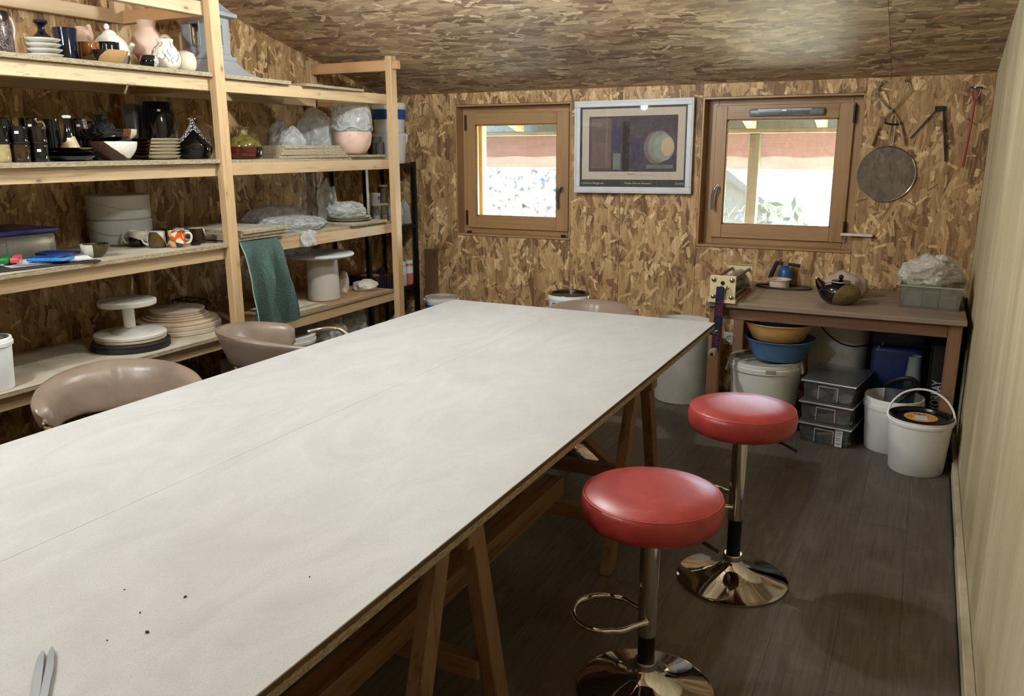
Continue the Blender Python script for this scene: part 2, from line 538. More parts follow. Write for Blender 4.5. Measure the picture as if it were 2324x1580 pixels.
# plastered side wall, streaky beige
t = NT('plaster_beige')
o_ = t.obj()
k = t.noise(t.mapping(o_, scale=(2.0, 3.2, 0.6)), 1.0, 5.0, 0.6, 0.8)
k2 = t.noise(o_, 60.0, 2.0)
c_ = t.ramp(k, [(0.3, lin((164, 150, 116))), (0.5, lin((186, 172, 136))), (0.72, lin((208, 197, 166)))])
bs_ = t.bsdf(Base_Color=c_, Roughness=0.75)
t.set(bs_.inputs['Normal'], t.bump(t.math('ADD', k, t.math('MULTIPLY', k2, 0.4)), 0.35, 0.01))
M_plaster = t.finish(bs_.outputs[0])

# laminate planks, grey brown oak
t = NT('laminate_oak')
o_ = t.obj()
r_ = t.rnd()
o2 = t.n('ShaderNodeVectorMath', {0: o_, 1: t.n('ShaderNodeCombineXYZ', {0: t.math('MULTIPLY', r_, 11.0), 1: t.math('MULTIPLY', r_, 23.0), 2: 0.0}).outputs[0]}, operation='ADD').outputs[0]
g1 = t.noise(t.mapping(o2, scale=(34, 2.2, 1)), 1.0, 7.0, 0.62, 1.4)
g2 = t.noise(t.mapping(o2, scale=(130, 5, 1)), 1.0, 3.0)
g3 = t.noise(o2, 2.4, 3.0)
gm = t.math('ADD', t.math('ADD', t.math('MULTIPLY', g1, 0.55), t.math('MULTIPLY', g2, 0.2)), t.math('MULTIPLY', g3, 0.25))
c_ = t.ramp(gm, [(0.33, lin((70, 62, 55))), (0.46, lin((90, 81, 72))), (0.58, lin((102, 93, 84))), (0.72, lin((120, 111, 101)))])
c_ = t.mix(t.math('MULTIPLY', t.math('SUBTRACT', r_, 0.5), 0.10), c_, lin((60, 50, 42)))
dust = t.noise(o_, 3.2, 5.0, 0.65)
c_ = t.mix(t.ramp(dust, [(0.52, (0, 0, 0)), (0.75, (0.32, 0.32, 0.32))]), c_, lin((158, 148, 136)))
bs_ = t.bsdf(Base_Color=c_, Roughness=t.math('ADD', t.math('MULTIPLY', dust, 0.3), 0.3), Specular_IOR_Level=0.4)
t.set(bs_.inputs['Normal'], t.bump(gm, 0.12, 0.003))
M_floor = t.finish(bs_.outputs[0])

floor = struct('floor', B().box(XL, XR, YF, YB, -0.12, -0.012), M_core)
pw, pl = 0.193, 1.285
b0 = B().box(0.0002, pw - 0.0002, 0.0006, pl - 0.0002, -0.012, 0, 0.0006)
plank_me = b0.mesh('plank', 0)
plank_me.materials.append(M_floor)
random.seed(4)
row = 0
x = XL
while x < XR - 0.03:
    y = YF - random.random() * pl
    while y < YB - 0.02:
        w = min(pw, XR - x)
        y0, y1 = max(y, YF), min(y + pl, YB)
        if y1 - y0 > 0.03:
            o = link('plank', plank_me, None, floor, (x, y0, 0))
            o.scale = (w / pw, (y1 - y0) / pl, 1)
        y += pl
    x += pw

# ---- back wall: core with two openings, strand board panels in front
W1 = (-3.160, -2.235, 0.958, 1.905)
W2 = (-1.335, -0.378, 0.963, 1.906)
ztop = zc(YB) + 0.02
core = B()
xs = [XL - 0.1, W1[0], W1[1], W2[0], W2[1], XR + 0.1]
for i, (a, c) in enumerate(zip(xs, xs[1:])):
    if i == 1:
        core.box(a, c, YB + 0.018, YB + 0.16, -0.12, W1[2]); core.box(a, c, YB + 0.018, YB + 0.16, W1[3], ztop + 0.2)
    elif i == 3:
        core.box(a, c, YB + 0.018, YB + 0.16, -0.12, W2[2]); core.box(a, c, YB + 0.018, YB + 0.16, W2[3], ztop + 0.2)
    else:
        core.box(a, c, YB + 0.018, YB + 0.16, -0.12, ztop + 0.2)
wall_back = struct('wall_back', core, M_core)
def panel(x0, x1, z0, z1):
    struct('strand_board_panel', B().box(x0 + 0.0008, x1 - 0.0008, YB, YB + 0.018, z0 + 0.0008, z1 - 0.0008, 0.001), M_osb_back, wall_back)
panel(XL, W1[0], 0, ztop)
panel(W1[0], -2.52, 0, W1[2]); panel(-2.52, W1[1], 0, W1[2]); panel(W1[0], W1[1], W1[3], ztop)
panel(W1[1], -1.87, 0, ztop); panel(-1.87, W2[0], 0, ztop)
panel(W2[0], W2[1], 0, W2[2]); panel(W2[0], W2[1], W2[3], ztop)
panel(W2[1], XR, 0, ztop)

# ---- left wall, rear wall, right wall
wall_left = struct('wall_left', B().prism([(YF - 0.1, -0.12), (YB + 0.16, -0.12), (YB + 0.16, zc(YB) + 0.2), (YF - 0.1, zc(YF) + 0.2)], 'x', XL - 0.15, XL - 0.018), M_core)
ys = [YF, -0.35, 0.9, 2.15, 3.4, 4.65, YB]
for a, c in zip(ys, ys[1:]):
    struct('strand_board_panel', B().prism([(a + 0.0008, 0), (c - 0.0008, 0), (c - 0.0008, zc(c)), (a + 0.0008, zc(a))], 'x', XL - 0.018, XL), M_osb_left, wall_left)
wall_rear = struct('wall_rear', B().box(XL - 0.15, XR + 0.15, YF - 0.12, YF, -0.12, zc(YF) + 0.2), osb('osb_rear', 'XZ', 1.2, 90.0))
wall_right = struct('wall_right', B().prism([(YF - 0.1, -0.12), (YB + 0.16, -0.12), (YB + 0.16, zc(YB) + 0.2), (YF - 0.1, zc(YF) + 0.2)], 'x', XR, XR + 0.15), M_plaster)
M_skirt = plain('skirting_paint', (196, 184, 158), 0.6, 0, 0.12, 7.0)
struct('baseboard_right', B().box(XR - 0.022, XR, 4.4, YB, 0, 0.07, 0.003).box(XR - 0.03, XR, YF, 3.5, 0, 0.075, 0.004).box(XR - 0.026, XR, 3.5, 4.4, 0, 0.072, 0.004), M_skirt)
struct('trim_1', B().box(XR - 0.0335, XR - 0.030, YF, YB, 0, 0.012), plain('dark_gap', (30, 26, 24), 0.9))
struct('trim_2', B().cyl((XR - 0.006, YB - 0.008, 0), (XR - 0.006, YB - 0.008, 0.74), 0.004, 8), plain('cable_black', (20, 20, 20), 0.5))

# ---- sloping ceiling
ceil = struct('ceiling', B().prism([(YF - 0.15, zc(YF - 0.15) + 0.016), (YB + 0.16, zc(YB + 0.16) + 0.016), (YB + 0.16, zc(YB + 0.16) + 0.2), (YF - 0.15, zc(YF - 0.15) + 0.2)], 'x', XL - 0.15, XR + 0.15), M_core)
cx = [XL, -2.75, -1.50, -0.25, XR]
for i, (a, c) in enumerate(zip(cx, cx[1:])):
    cyy = [YB, 4.62 - 0.9 * (i % 2), 2.2 - 0.9 * (i % 2), -0.2, YF]
    for d, e in zip(cyy, cyy[1:]):
        struct('strand_board_panel', B().prism([(e + 0.0008, zc(e)), (d - 0.0008, zc(d)), (d - 0.0008, zc(d) + 0.016), (e + 0.0008, zc(e) + 0.016)], 'x', a + 0.0008, c - 0.0008), M_osb_ceil, ceil)
tape = B().boxm(Matrix.Translation((-2.41, 4.735, zc(4.735) - 0.0009)) @ Euler((-math.atan(0.248), 0, rad(8))).to_matrix().to_4x4() @ Matrix.Diagonal((0.045, 0.05, 0.0012, 1)))
single('tape_patch', tape, plain('white_tape', (225, 222, 214), 0.6), 'small square of white tape stuck to the strand board ceiling', 'tape', smooth=0)

# ---- windows
def window(nm, W, sash, glass, hinge_left, handle_z):
    root = link(nm, None); root['kind'] = 'structure'
    x0, x1, z0, z1 = W
    yF = YB + 0.10
    fr = [(x0, sash[0] + 0.01, z0, z1), (sash[1] - 0.01, x1, z0, z1)]
    for a, c, d, e in fr:
        part('frame_post', B().box(a + 0.002, c, yF, yF + 0.07, d + 0.002, e - 0.002, 0.002), M_frame, root, 0)
    part('frame_head', B().box(sash[0] + 0.01, sash[1] - 0.01, yF, yF + 0.07, sash[3] - 0.01, z1 - 0.002, 0.002), M_frame_x, root, 0)
    part('frame_sill', B().box(sash[0] + 0.01, sash[1] - 0.01, yF, yF + 0.07, z0 + 0.002, sash[2] + 0.01, 0.002), M_frame_x, root, 0)
    part('window_sill', B().box(x0 + 0.002, x1 - 0.002, YB - 0.006, yF, z0 + 0.001, z0 + 0.016, 0.003), M_frame_x, root, 0)
    for a, c in ((x0, x0 + 0.012), (x1 - 0.012, x1)):
        part('reveal_lining', B().box(a + 0.001, c, YB, yF, z0 + 0.016, z1 - 0.001), M_frame, root, 0)
    part('reveal_lining', B().box(x0 + 0.012, x1 - 0.012, YB, yF, z1 - 0.012, z1 - 0.001), M_frame_x, root, 0)
    yS = yF - 0.02
    for a, c in ((sash[0], glass[0]), (glass[1], sash[1])):
        part('sash_stile', B().box(a, c, yS, yS + 0.055, sash[2], sash[3], 0.003), M_frame, root, 0)
    part('sash_rail', B().box(glass[0], glass[1], yS, yS + 0.055, glass[3], sash[3], 0.003), M_frame_x, root, 0)
    part('sash_rail', B().box(glass[0], glass[1], yS, yS + 0.055, sash[2], glass[2], 0.003), M_frame_x, root, 0)
    gb = B()
    e = 0.009
    gb.box(glass[0], glass[1], yS + 0.012, yS + 0.022, glass[2], glass[2] + e).box(glass[0], glass[1], yS + 0.012, yS + 0.022, glass[3] - e, glass[3])
    gb.box(glass[0], glass[0] + e, yS + 0.012, yS + 0.022, glass[2], glass[3]).box(glass[1] - e, glass[1], yS + 0.012, yS + 0.022, glass[2], glass[3])
    part('glazing_bead', gb, M_frame, root, 0)
    part('pane', B().box(glass[0], glass[1], yS + 0.026, yS + 0.030, glass[2], glass[3]), M_glass, root, 0)
    hx = sash[0] + 0.004 if hinge_left else sash[1] + 0.012
    for zz in (sash[2] + 0.02, sash[3] - 0.12):
        part('hinge', B().cyl((hx - 0.012, yS - 0.004, zz), (hx - 0.012, yS - 0.004, zz + 0.11), 0.008, 12), M_black, root)
    mx = (glass[1] + sash[1]) / 2 if hinge_left else (sash[0] + glass[0]) / 2
    h = B().lathe([(0, 0), (0.014, 0), (0.014, 0.008), (0, 0.008)], 20, sy=2.2, M=Matrix.Translation((mx, yS, handle_z)) @ Matrix.Rotation(rad(90), 4, 'X'))
    hp = part('handle_plate', h, M_steel, root)
    hb = B().cyl((mx, yS, handle_z + 0.01), (mx, yS - 0.045, handle_z + 0.01), 0.008, 12)
    sgn = -1 if hinge_left else -1
    hb.tube(smooth_path([(mx, yS - 0.045, handle_z + 0.014), (mx + sgn * 0.012, yS - 0.05, handle_z - 0.005), (mx + sgn * 0.022, yS - 0.045, handle_z - 0.05), (mx + sgn * 0.02, yS - 0.04, handle_z - 0.13)]), 0.009, 10)
    part('handle', hb, M_steel, root)
    return root
w1 = window('window_1', W1, (-3.108, -2.288, 1.0115, 1.8465), (-3.038, -2.379, 1.100, 1.765), True, 1.315)
w2 = window('window_2', W2, (-1.264, -0.437, 1.0195, 1.8567), (-1.194, -0.523, 1.107, 1.7685), False, 1.335)
for xx in (-3.07, -2.30):
    part('frame_peg', B().cyl((xx, YB + 0.03, 0.9745), (xx, YB + 0.03, 0.992), 0.018, 16), M_black, w1)
# trickle vent on the second window
vt = part('trickle_vent', B().box(-1.055, -0.605, YB + 0.050, YB + 0.0795, 1.786, 1.832, 0.014, 3), plain('vent_grey', (128, 132, 132), 0.35), w2, 40)
for zz in (1.797, 1.806):
    part('vent_slot', B().box(-0.99, -0.69, YB + 0.0485, YB + 0.0505, zz, zz + 0.004), M_black, vt, 0)
part('vent_rail', B().box(-1.0, -0.68, YB + 0.0475, YB + 0.0505, 1.820, 1.828, 0.001), plain('vent_light', (205, 205, 205), 0.2), vt, 0)
part('vent_knob', B().box(-0.855, -0.825, YB + 0.044, YB + 0.050, 1.812, 1.824, 0.001), M_steel, vt, 0)

# ================================================================= outside the windows
M_raft = wood('rafter_wood', (170, 122, 88), (132, 88, 58), 'y', 0.6, 0.7, True)
M_beam = wood('eave_beam_wood', (88, 80, 72), (66, 58, 50), 'x', 0.7, 0.7, False)
tr = math.atan(0.248)
eave = struct('trim_3', B().prism([(YB + 0.16, 2.16), (7.0, 1.92), (7.0, 2.0), (YB + 0.16, 2.26)], 'x', -8, 5), plain('roof_boards', (112, 120, 124), 0.7))
for xx, lb in ((-3.21, 'sloping orange rafter under the eave, seen through the left window'), (-1.25, 'sloping orange rafter under the eave, left one seen through the right window'), (-0.74, 'sloping orange rafter under the eave, right one seen through the right window')):
    single('rafter', B().prism([(YB + 0.16, 2.02), (6.60, 1.737), (6.60, 1.86), (YB + 0.16, 2.14)], 'x', xx - 0.035, xx + 0.035), M_raft,
           lb, 'rafter', group='eave rafters', smooth=0)
single('eave_beam', B().box(-8, 5, 6.60, 6.70, 1.70, 1.736, 0.004), M_beam, 'grey brown horizontal beam carrying the eave rafters outside', 'beam', smooth=0)
single('gutter_board', B().box(-8, 5, 6.72, 6.745, 1.735, 1.925), plain('gutter_grey', (112, 124, 130), 0.6), 'blue grey board along the eave edge outside', 'board', smooth=0)
t = NT('salmon_canvas')
cc_ = t.ramp(t.noise(t.mapping(t.obj(), scale=(4, 1, 60)), 1.0, 3.0), [(0.3, lin((104, 82, 76))), (0.7, lin((110, 90, 85)))])
d1 = t.n('ShaderNodeBsdfDiffuse', {'Color': cc_}); d2 = t.n('ShaderNodeBsdfTranslucent', {'Color': cc_})
M_canvas = t.finish(t.n('ShaderNodeMixShader', {0: 0.22, 1: d1.outputs[0], 2: d2.outputs[0]}).outputs[0])
def canv(u, v):
    return Vector((-6 + 9.5 * u, 6.69 + 0.006 * math.sin(u * 160) * v, 1.70 - 0.268 * v))
single('awning_valance', B().sheet(canv, 300, 4, 0.002), M_canvas, 'salmon canvas strip hanging below the eave beam outside', 'awning')
M_white_paint = plain('white_paint', (235, 233, 226), 0.6)
single('eave_post', B().box(-1.265, -1.18, 6.61, 6.695, -0.5, 1.70, 0.006), wood('eave_post_wood', (70, 66, 62), (50, 46, 42), 'z', 0.8, 0.6, False), 'weathered post holding up the eave beam outside the right window', 'post', smooth=0)
single('fence_post', B().box(-3.15, -3.085, 5.68, 5.75, -0.5, 2.04, 0.006), wood('pale_post_wood', (140, 126, 104), (116, 100, 78), 'z', 0.7, 0.6, False), 'pale wooden post just outside the left window', 'post', smooth=0)
t = NT('lawn')
o_ = t.obj()
M_lawn = t.finish(t.bsdf(Base_Color=t.ramp(t.noise(o_, 3.0, 6.0, 0.7), [(0.3, lin((204, 206, 160))), (0.6, lin((230, 230, 188))), (0.8, lin((238, 238, 204)))]), Roughness=0.9).outputs[0])
lawn = struct('ground_lawn', B().box(-40, 40, YB + 0.16, 60, -0.62, -0.5), M_lawn)
# rough white rendered wall beyond the left window
def rough(u, v):
    x_, z_ = -6.2 + 3.35 * u, -0.5 + 2.9 * v
    p = Vector((x_ * 3.2, z_ * 3.2, 1.3))
    d = 0.10 * noise.noise(p) + 0.07 * noise.noise(p * 2.7) + 0.05 * noise.noise(p * 7)
    return Vector((x_, 9.0 + d, z_))
single('rough_wall', B().sheet(rough, 120, 100, 0.25), plain('rough_render', (132, 130, 128), 0.95, 0, 0.10, 16.0, c2=(66, 62, 60), detail=6.0), 'rough white rendered wall seen through the left window', 'wall')
# neighbouring house
nh = thing('neighbour_house', 'white neighbouring house with a pale tiled roof beyond the right window', 'house', (0, 0, 0))
part('wall', B().box(-2.80, 6.0, 17.0, 24.0, -0.5, 0.62), plain('house_render', (250, 248, 244), 0.9), nh, 0)
part('eave_fascia', B().box(-3.05, 6.2, 16.72, 16.86, 0.52, 0.63), M_white_paint, nh, 0)
for xx in (-2.66, -1.2):
    part('downpipe', B().cyl((xx, 16.93, -0.5), (xx, 16.93, 0.55), 0.05, 10), M_white_paint, nh)
tiles = B()
sl = (1.75 - 0.62) / 4.0
nrow, ncol = 16, 62
vsx = []
for j in range(nrow + 1):
    for s in (0, 1):
        yy = 16.7 + j * 0.27 + (0 if s == 0 else 0.0)
        zz = 0.62 + (yy - 16.7) * sl + (0.05 if s == 0 else 0.0)
        rowv = []
        for i in range(ncol * 4 + 1):
            xx = -3.12 + i * 0.145 / 4 * 1.02
            rowv.append(tiles.b.verts.new((xx, yy, zz + 0.03 * math.sin(i * PI / 2 + 0.3))))
        vsx.append(rowv)
for a in range(1, len(vsx) - 1):
    for i in range(ncol * 4):
        tiles.b.faces.new((vsx[a][i], vsx[a][i + 1], vsx[a + 1][i + 1], vsx[a + 1][i]))
ro = part('roof_tiles', tiles, plain('roof_tile', (30, 28, 27), 0.9, 0, 0.16, 9.0), nh, 60)
ro['kind'] = 'stuff'
part('ridge', B().box(-3.15, 6.2, 20.9, 21.1, 1.75, 1.9, 0.04, 2), plain('ridge_tile', (226, 214, 204), 0.85), nh)
# shed gable and plants at the left of that view
sg = thing('garden_shed', 'grey garden shed with a steep roof behind the shrubs outside', 'shed', (0, 0, 0))
part('wall', B().prism([(-3.6, -0.5), (-1.95, -0.5), (-1.95, 0.75), (-2.75, 1.35), (-3.6, 0.75)], 'y', 12.0, 14.0), plain('shed_grey', (54, 53, 52), 0.9), sg, 0)
part('roof', B().prism([(-2.75, 1.33), (-1.85, 0.66), (-1.85, 0.76), (-2.75, 1.45)], 'y', 11.85, 14.1), plain('shed_roof', (46, 45, 45), 0.9), sg, 0)
part('roof', B().prism([(-2.75, 1.33), (-3.7, 0.66), (-3.7, 0.76), (-2.75, 1.45)], 'y', 11.85, 14.1), plain('shed_roof', (46, 45, 45), 0.9), sg, 0)
def shrub(name, label, c, s, seed, col, n=420, leaf=0.06):
    root = thing(name, label, 'shrub', (c[0], c[1], -0.5))
    random.seed(seed)
    b = B()
    for _ in range(n):
        d = Vector((random.gauss(0, 1), random.gauss(0, 1), random.gauss(0, 1))).normalized() * (random.random() ** 0.4)
        p = Vector((d.x * s[0], d.y * s[1], c[2] + 0.5 + d.z * s[2]))
        M = Matrix.Translation(p) @ Euler((random.random() * 6, random.random() * 6, random.random() * 6)).to_matrix().to_4x4() @ Matrix.Diagonal((leaf * (0.6 + random.random()), leaf * 0.5, 1, 1))
        vv = [b.b.verts.new(M @ Vector(q)) for q in ((-1, 0, 0), (0, -1, 0.01), (1, 0, 0.02), (0, 1, 0.01))]
        b.b.faces.new(vv)
    o = part('foliage', b, plain('leaf_' + name, col, 0.7, 0, 0.3, 4.0), root, 0)
    o['kind'] = 'stuff'
    st = B()
    for k in range(4):
        a = k * 1.6
        st.tube([(0, 0, 0), (0.1 * math.cos(a), 0.1 * math.sin(a), 0.4), (s[0] * 0.5 * math.cos(a), s[1] * 0.5 * math.sin(a), c[2] + 0.5)], 0.015, 6)
    part('stem', st, plain('stem_brown', (110, 90, 66), 0.9), root)
    return root
shrub('leafy_shrub', 'pale green leafy shrub behind the weathered post outside', (-1.55, 9.2, 0.35), (0.75, 0.5, 0.75), 3, (46, 54, 40), 700)
shrub('low_shrub', 'low grey green shrub in front of the white house wall', (-0.7, 11.0, -0.05), (0.9, 0.5, 0.5), 5, (54, 60, 50), 500)
shrub('flowering_shrub', 'small shrub with pink red flowers beside the shed roof', (-2.72, 11.2, 1.30), (0.25, 0.2, 0.18), 8, (140, 40, 56), 120, 0.05)

# ================================================================= pendant lamps (above the frame)
def pendant(label, loc, watts):
    x_, y_, z_ = loc
    r = thing('pendant_lamp', label, 'lamp', loc, group='pendant bulbs over the table')
    top = zc(y_) - z_
    part('cord', B().cyl((0, 0, 0.10), (0, 0, top - 0.02), 0.003, 8), plain('cord_black', (24, 24, 24), 0.6), r)
    part('ceiling_rose', B().lathe([(0, top - 0.05), (0.045, top - 0.045), (0.05, top - 0.012), (0, top - 0.012)], 20), plain('rose_white', (225, 223, 216), 0.5), r)
    part('socket', B().lathe([(0, 0.105), (0.012, 0.105), (0.02, 0.09), (0.02, 0.045), (0.016, 0.04), (0, 0.04)], 18), plain('socket_black', (30, 30, 30), 0.4), r)
    t = NT('bulb_glow')
    em = t.n('ShaderNodeEmission', {'Color': (0.88, 0.965, 1.0, 1), 'Strength': watts / (PI * 0.0163)})
    part('bulb', B().lathe([(0, -0.045), (0.016, -0.042), (0.03, -0.03), (0.036, -0.01), (0.032, 0.012), (0.02, 0.032), (0.014, 0.045), (0, 0.046)], 20), t.finish(em.outputs[0]), r)
    return r
pendant('bare bulb hanging over the middle of the white table', (-1.66, 2.30, 2.20), 27)
pendant('bare bulb hanging beside the shelves over the left of the table', (-2.75, 1.25, 2.12), 58)
pendant('added unseen fill bulb hanging over the near end of the table', (-2.4, 0.1, 2.5), 62)  # added fill bulb, lifts the surfaces that face the camera
pendant('unseen bulb added close under the ceiling to brighten the far end of the table', (-2.0, 3.3, 2.40), 72)  # extra bulb put in to lighten the dim far end
# ================================================================= the work table
TZ = 0.76
TX0, TX1, TY0, TY1 = -2.355, -0.868, 0.42, 3.975
t = NT('table_dusty_white')
o_ = t.obj()
n1 = t.noise(t.mapping(o_, scale=(4.5, 2.0, 1)), 1.0, 6.0, 0.62, 1.8)
n2 = t.noise(o_, 5.0, 5.0, 0.65, 0.8)
n3 = t.noise(o_, 420.0, 2.0)
c_ = t.ramp(n1, [(0.32, lin((182, 181, 179))), (0.5, lin((188, 188, 187))), (0.68, lin((194, 194, 193)))])
c_ = t.mix(t.ramp(n2, [(0.55, (0, 0, 0)), (0.8, (0.2, 0.2, 0.2))]), c_, lin((196, 180, 168)))
c_ = t.mix(t.ramp(n3, [(0.33, (0.4, 0.4, 0.4)), (0.45, (0, 0, 0))]), c_, lin((150, 140, 128)))
bs_ = t.bsdf(Base_Color=c_, Roughness=0.55, Specular_IOR_Level=0.35)
t.set(bs_.inputs['Normal'], t.bump(n3, 0.08, 0.001))
M_table = t.finish(bs_.outputs[0])
# particle board edge
t = NT('particle_edge')
o_ = t.obj()
n_a = t.noise(t.mapping(o_, scale=(60, 45, 330)), 1.0, 4.0, 0.7, 0.6)
n_b = t.noise(o_, 240.0, 2.0)
sv = t.math('ADD', t.math('MULTIPLY', n_a, 0.7), t.math('MULTIPLY', n_b, 0.3))
c_ = t.ramp(sv, [(0.36, lin((84, 72, 54))), (0.43, lin((138, 122, 96))), (0.52, lin((168, 153, 124))), (0.66, lin((192, 179, 152)))])
bs_ = t.bsdf(Base_Color=c_, Roughness=0.9)
t.set(bs_.inputs['Normal'], t.bump(sv, 0.7, 0.004))
M_edge = t.finish(bs_.outputs[0])
M_edge_dark = plain('board_edge_brown', (96, 70, 44), 0.8)
M_trestle = wood('trestle_pine', (142, 108, 80), (88, 62, 42), 'z', 0.6, 0.9)
M_trestle_x = wood('trestle_pine_across', (142, 108, 80), (88, 62, 42), 'x', 0.6, 0.9)
M_trestle_y = wood('trestle_pine_long', (142, 104, 70), (92, 64, 40), 'y', 0.6, 0.9)

tb = thing('work_table', 'long white dusty work table of two boards on wooden trestles', 'table', (0, 0, 0))
XM = -1.66
for a, c in ((TX0, XM - 0.0003), (XM + 0.0003, TX1)):
    part('table_top', B().box(a, c, TY0, TY1, TZ - 0.0035, TZ, 0.0008), M_table, tb, 0)
part('edge_band', B().box(TX0 + 0.002, TX1 - 0.002, TY0 + 0.002, TY1 - 0.002, TZ - 0.0165, TZ - 0.0035), M_edge_dark, tb, 0, label='dark brown middle layer of the table top')
part('under_board', B().box(TX0 + 0.001, TX1 - 0.0005, TY0, TY1 - 0.001, TZ - 0.0345, TZ - 0.0165, 0.001), M_edge, tb, 0, label='crumbly particle board layer under the table top')
part('edge_clip', B().box(TX1 - 0.012, TX1 + 0.012, TY1 - 0.06, TY1 - 0.03, TZ - 0.05, TZ - 0.036, 0.003).cyl((TX1 - 0.005, TY1 - 0.06, TZ - 0.043), (TX1 + 0.012, TY1 + 0.0, TZ - 0.04), 0.006, 8), M_steel, tb)
def trestle(ya, f0, f1, label, xA=-0.96, xB=-2.0):
    r = thing('trestle', label, 'trestle', (0, 0, 0), group='trestles under the work table')
    zt = TZ - 0.0348
    part('top_rail', B().box(xB - 0.08, xA + 0.06, ya - 0.035, ya + 0.035, zt - 0.07, zt, 0.003), M_trestle_x, r, 0)
    for xx in (xA, xB):
        for fy, s in ((f0, -1), (f1, 1)):
            part('leg', B().prism([(ya + s * 0.037, zt - 0.004), (ya + s * 0.037 + s * 0.06, zt - 0.004), (fy + s * 0.035, 0.001), (fy - s * 0.035, 0.001)], 'x', xx - 0.021, xx + 0.021, 0.003), M_trestle, r, 0)
    k = 0.26
    for fy, s in ((f0, -1), (f1, 1)):
        yy = fy + (ya + s * 0.067 - fy) * k
        part('lower_rail', B().box(xB - 0.05, xA - 0.0215, yy - s * 0.0 - 0.045 * (1 if s > 0 else 0), yy + 0.045 * (1 if s < 0 else 0), 0.155, 0.215, 0.003), M_trestle_x, r, 0)
    return r
tr1 = trestle(1.60, 1.32, 1.83, 'pine trestle under the near half of the table')
tr2 = trestle(3.08, 2.74, 3.36, 'pine trestle under the far half of the table')
part('brace', B().bar((-1.66, 3.285, 0.62), (-1.05, 3.345, 0.10), 0.025, 0.06, 0.003, (0, 1, 0)), M_trestle, tr2, 0)
single('long_batten', B().box(-1.29, -1.205, 0.9, 2.885, 0.2165, 0.295, 0.004), M_trestle_y, 'long square pine batten lying on the lower rails of the trestles', 'batten', smooth=0)

# ---- scissors on the near corner, dark clay crumbs
sc = thing('scissors', 'pair of open steel scissors at the near left of the table', 'scissors', (-1.148, 0.655, TZ), rad(141))
M_blade = plain('blade_steel', (126, 127, 130), 0.4, 0.35, 0.06)
def blade(s, ang, nm):
    poly = [(0.0, -0.001), (0.150, -0.001), (0.160, 0.001), (0.161, 0.004), (0.145, 0.0085), (0.10, 0.0115), (0.0, 0.012)]
    c_, s_ = math.cos(ang), math.sin(ang)
    P = [(u * c_ - s * v * s_, u * s_ + s * v * c_) for u, v in poly]
    z0 = 0.002 if s > 0 else 0.0055
    part('blade', B().prism(P, 'z', z0, z0 + 0.003, 0.0006), M_blade, sc, 0)
blade(1, rad(1.6), 'a'); blade(-1, rad(-1.6), 'b')
part('pivot_screw', B().cyl((0, 0, 0.001), (0, 0, 0.0105), 0.006, 14), M_steel, sc)
for s in (1, -1):
    pts = [(-0.012, s * 0.002, 0.006), (-0.04, s * 0.012, 0.007)] + [(-0.075 - 0.03 * math.cos(a), s * 0.028 + 0.017 * math.sin(a) * s, 0.007) for a in [PI * 2 * k / 14 - PI for k in range(15)]]
    part('finger_loop', B().tube(pts, 0.005, 8), M_black, sc)
M_crumb = plain('clay_crumb', (58, 54, 50), 0.9)
crumb_at = [(-1.167, 0.872, 0.0024, 'largest dark clay crumb on the table, nearest the scissors'), (-1.200, 0.988, 0.0020, 'dark clay crumb on the table, right of the smaller crumbs'), (-1.232, 0.911, 0.0014, 'small dark clay crumb between the two larger crumbs on the table'), (-1.210, 0.824, 0.0011, 'tiny dark clay crumb just beyond the scissor tips'), (-1.329, 0.955, 0.0011, 'tiny dark clay crumb on the left of the table'), (-1.035, 1.154, 0.0013, 'tiny dark clay crumb alone towards the right edge of the table')]
for i, (x_, y_, r_, lb) in enumerate(crumb_at):
    single('clay_crumb', B().blob((0, 0, 0), (r_ * 1.6, r_, r_), i + 3, 0.3, 3, 0.1, 5, 2), M_crumb, lb, 'crumb', (x_, y_, TZ), i * 1.1, 'clay crumbs on the table')
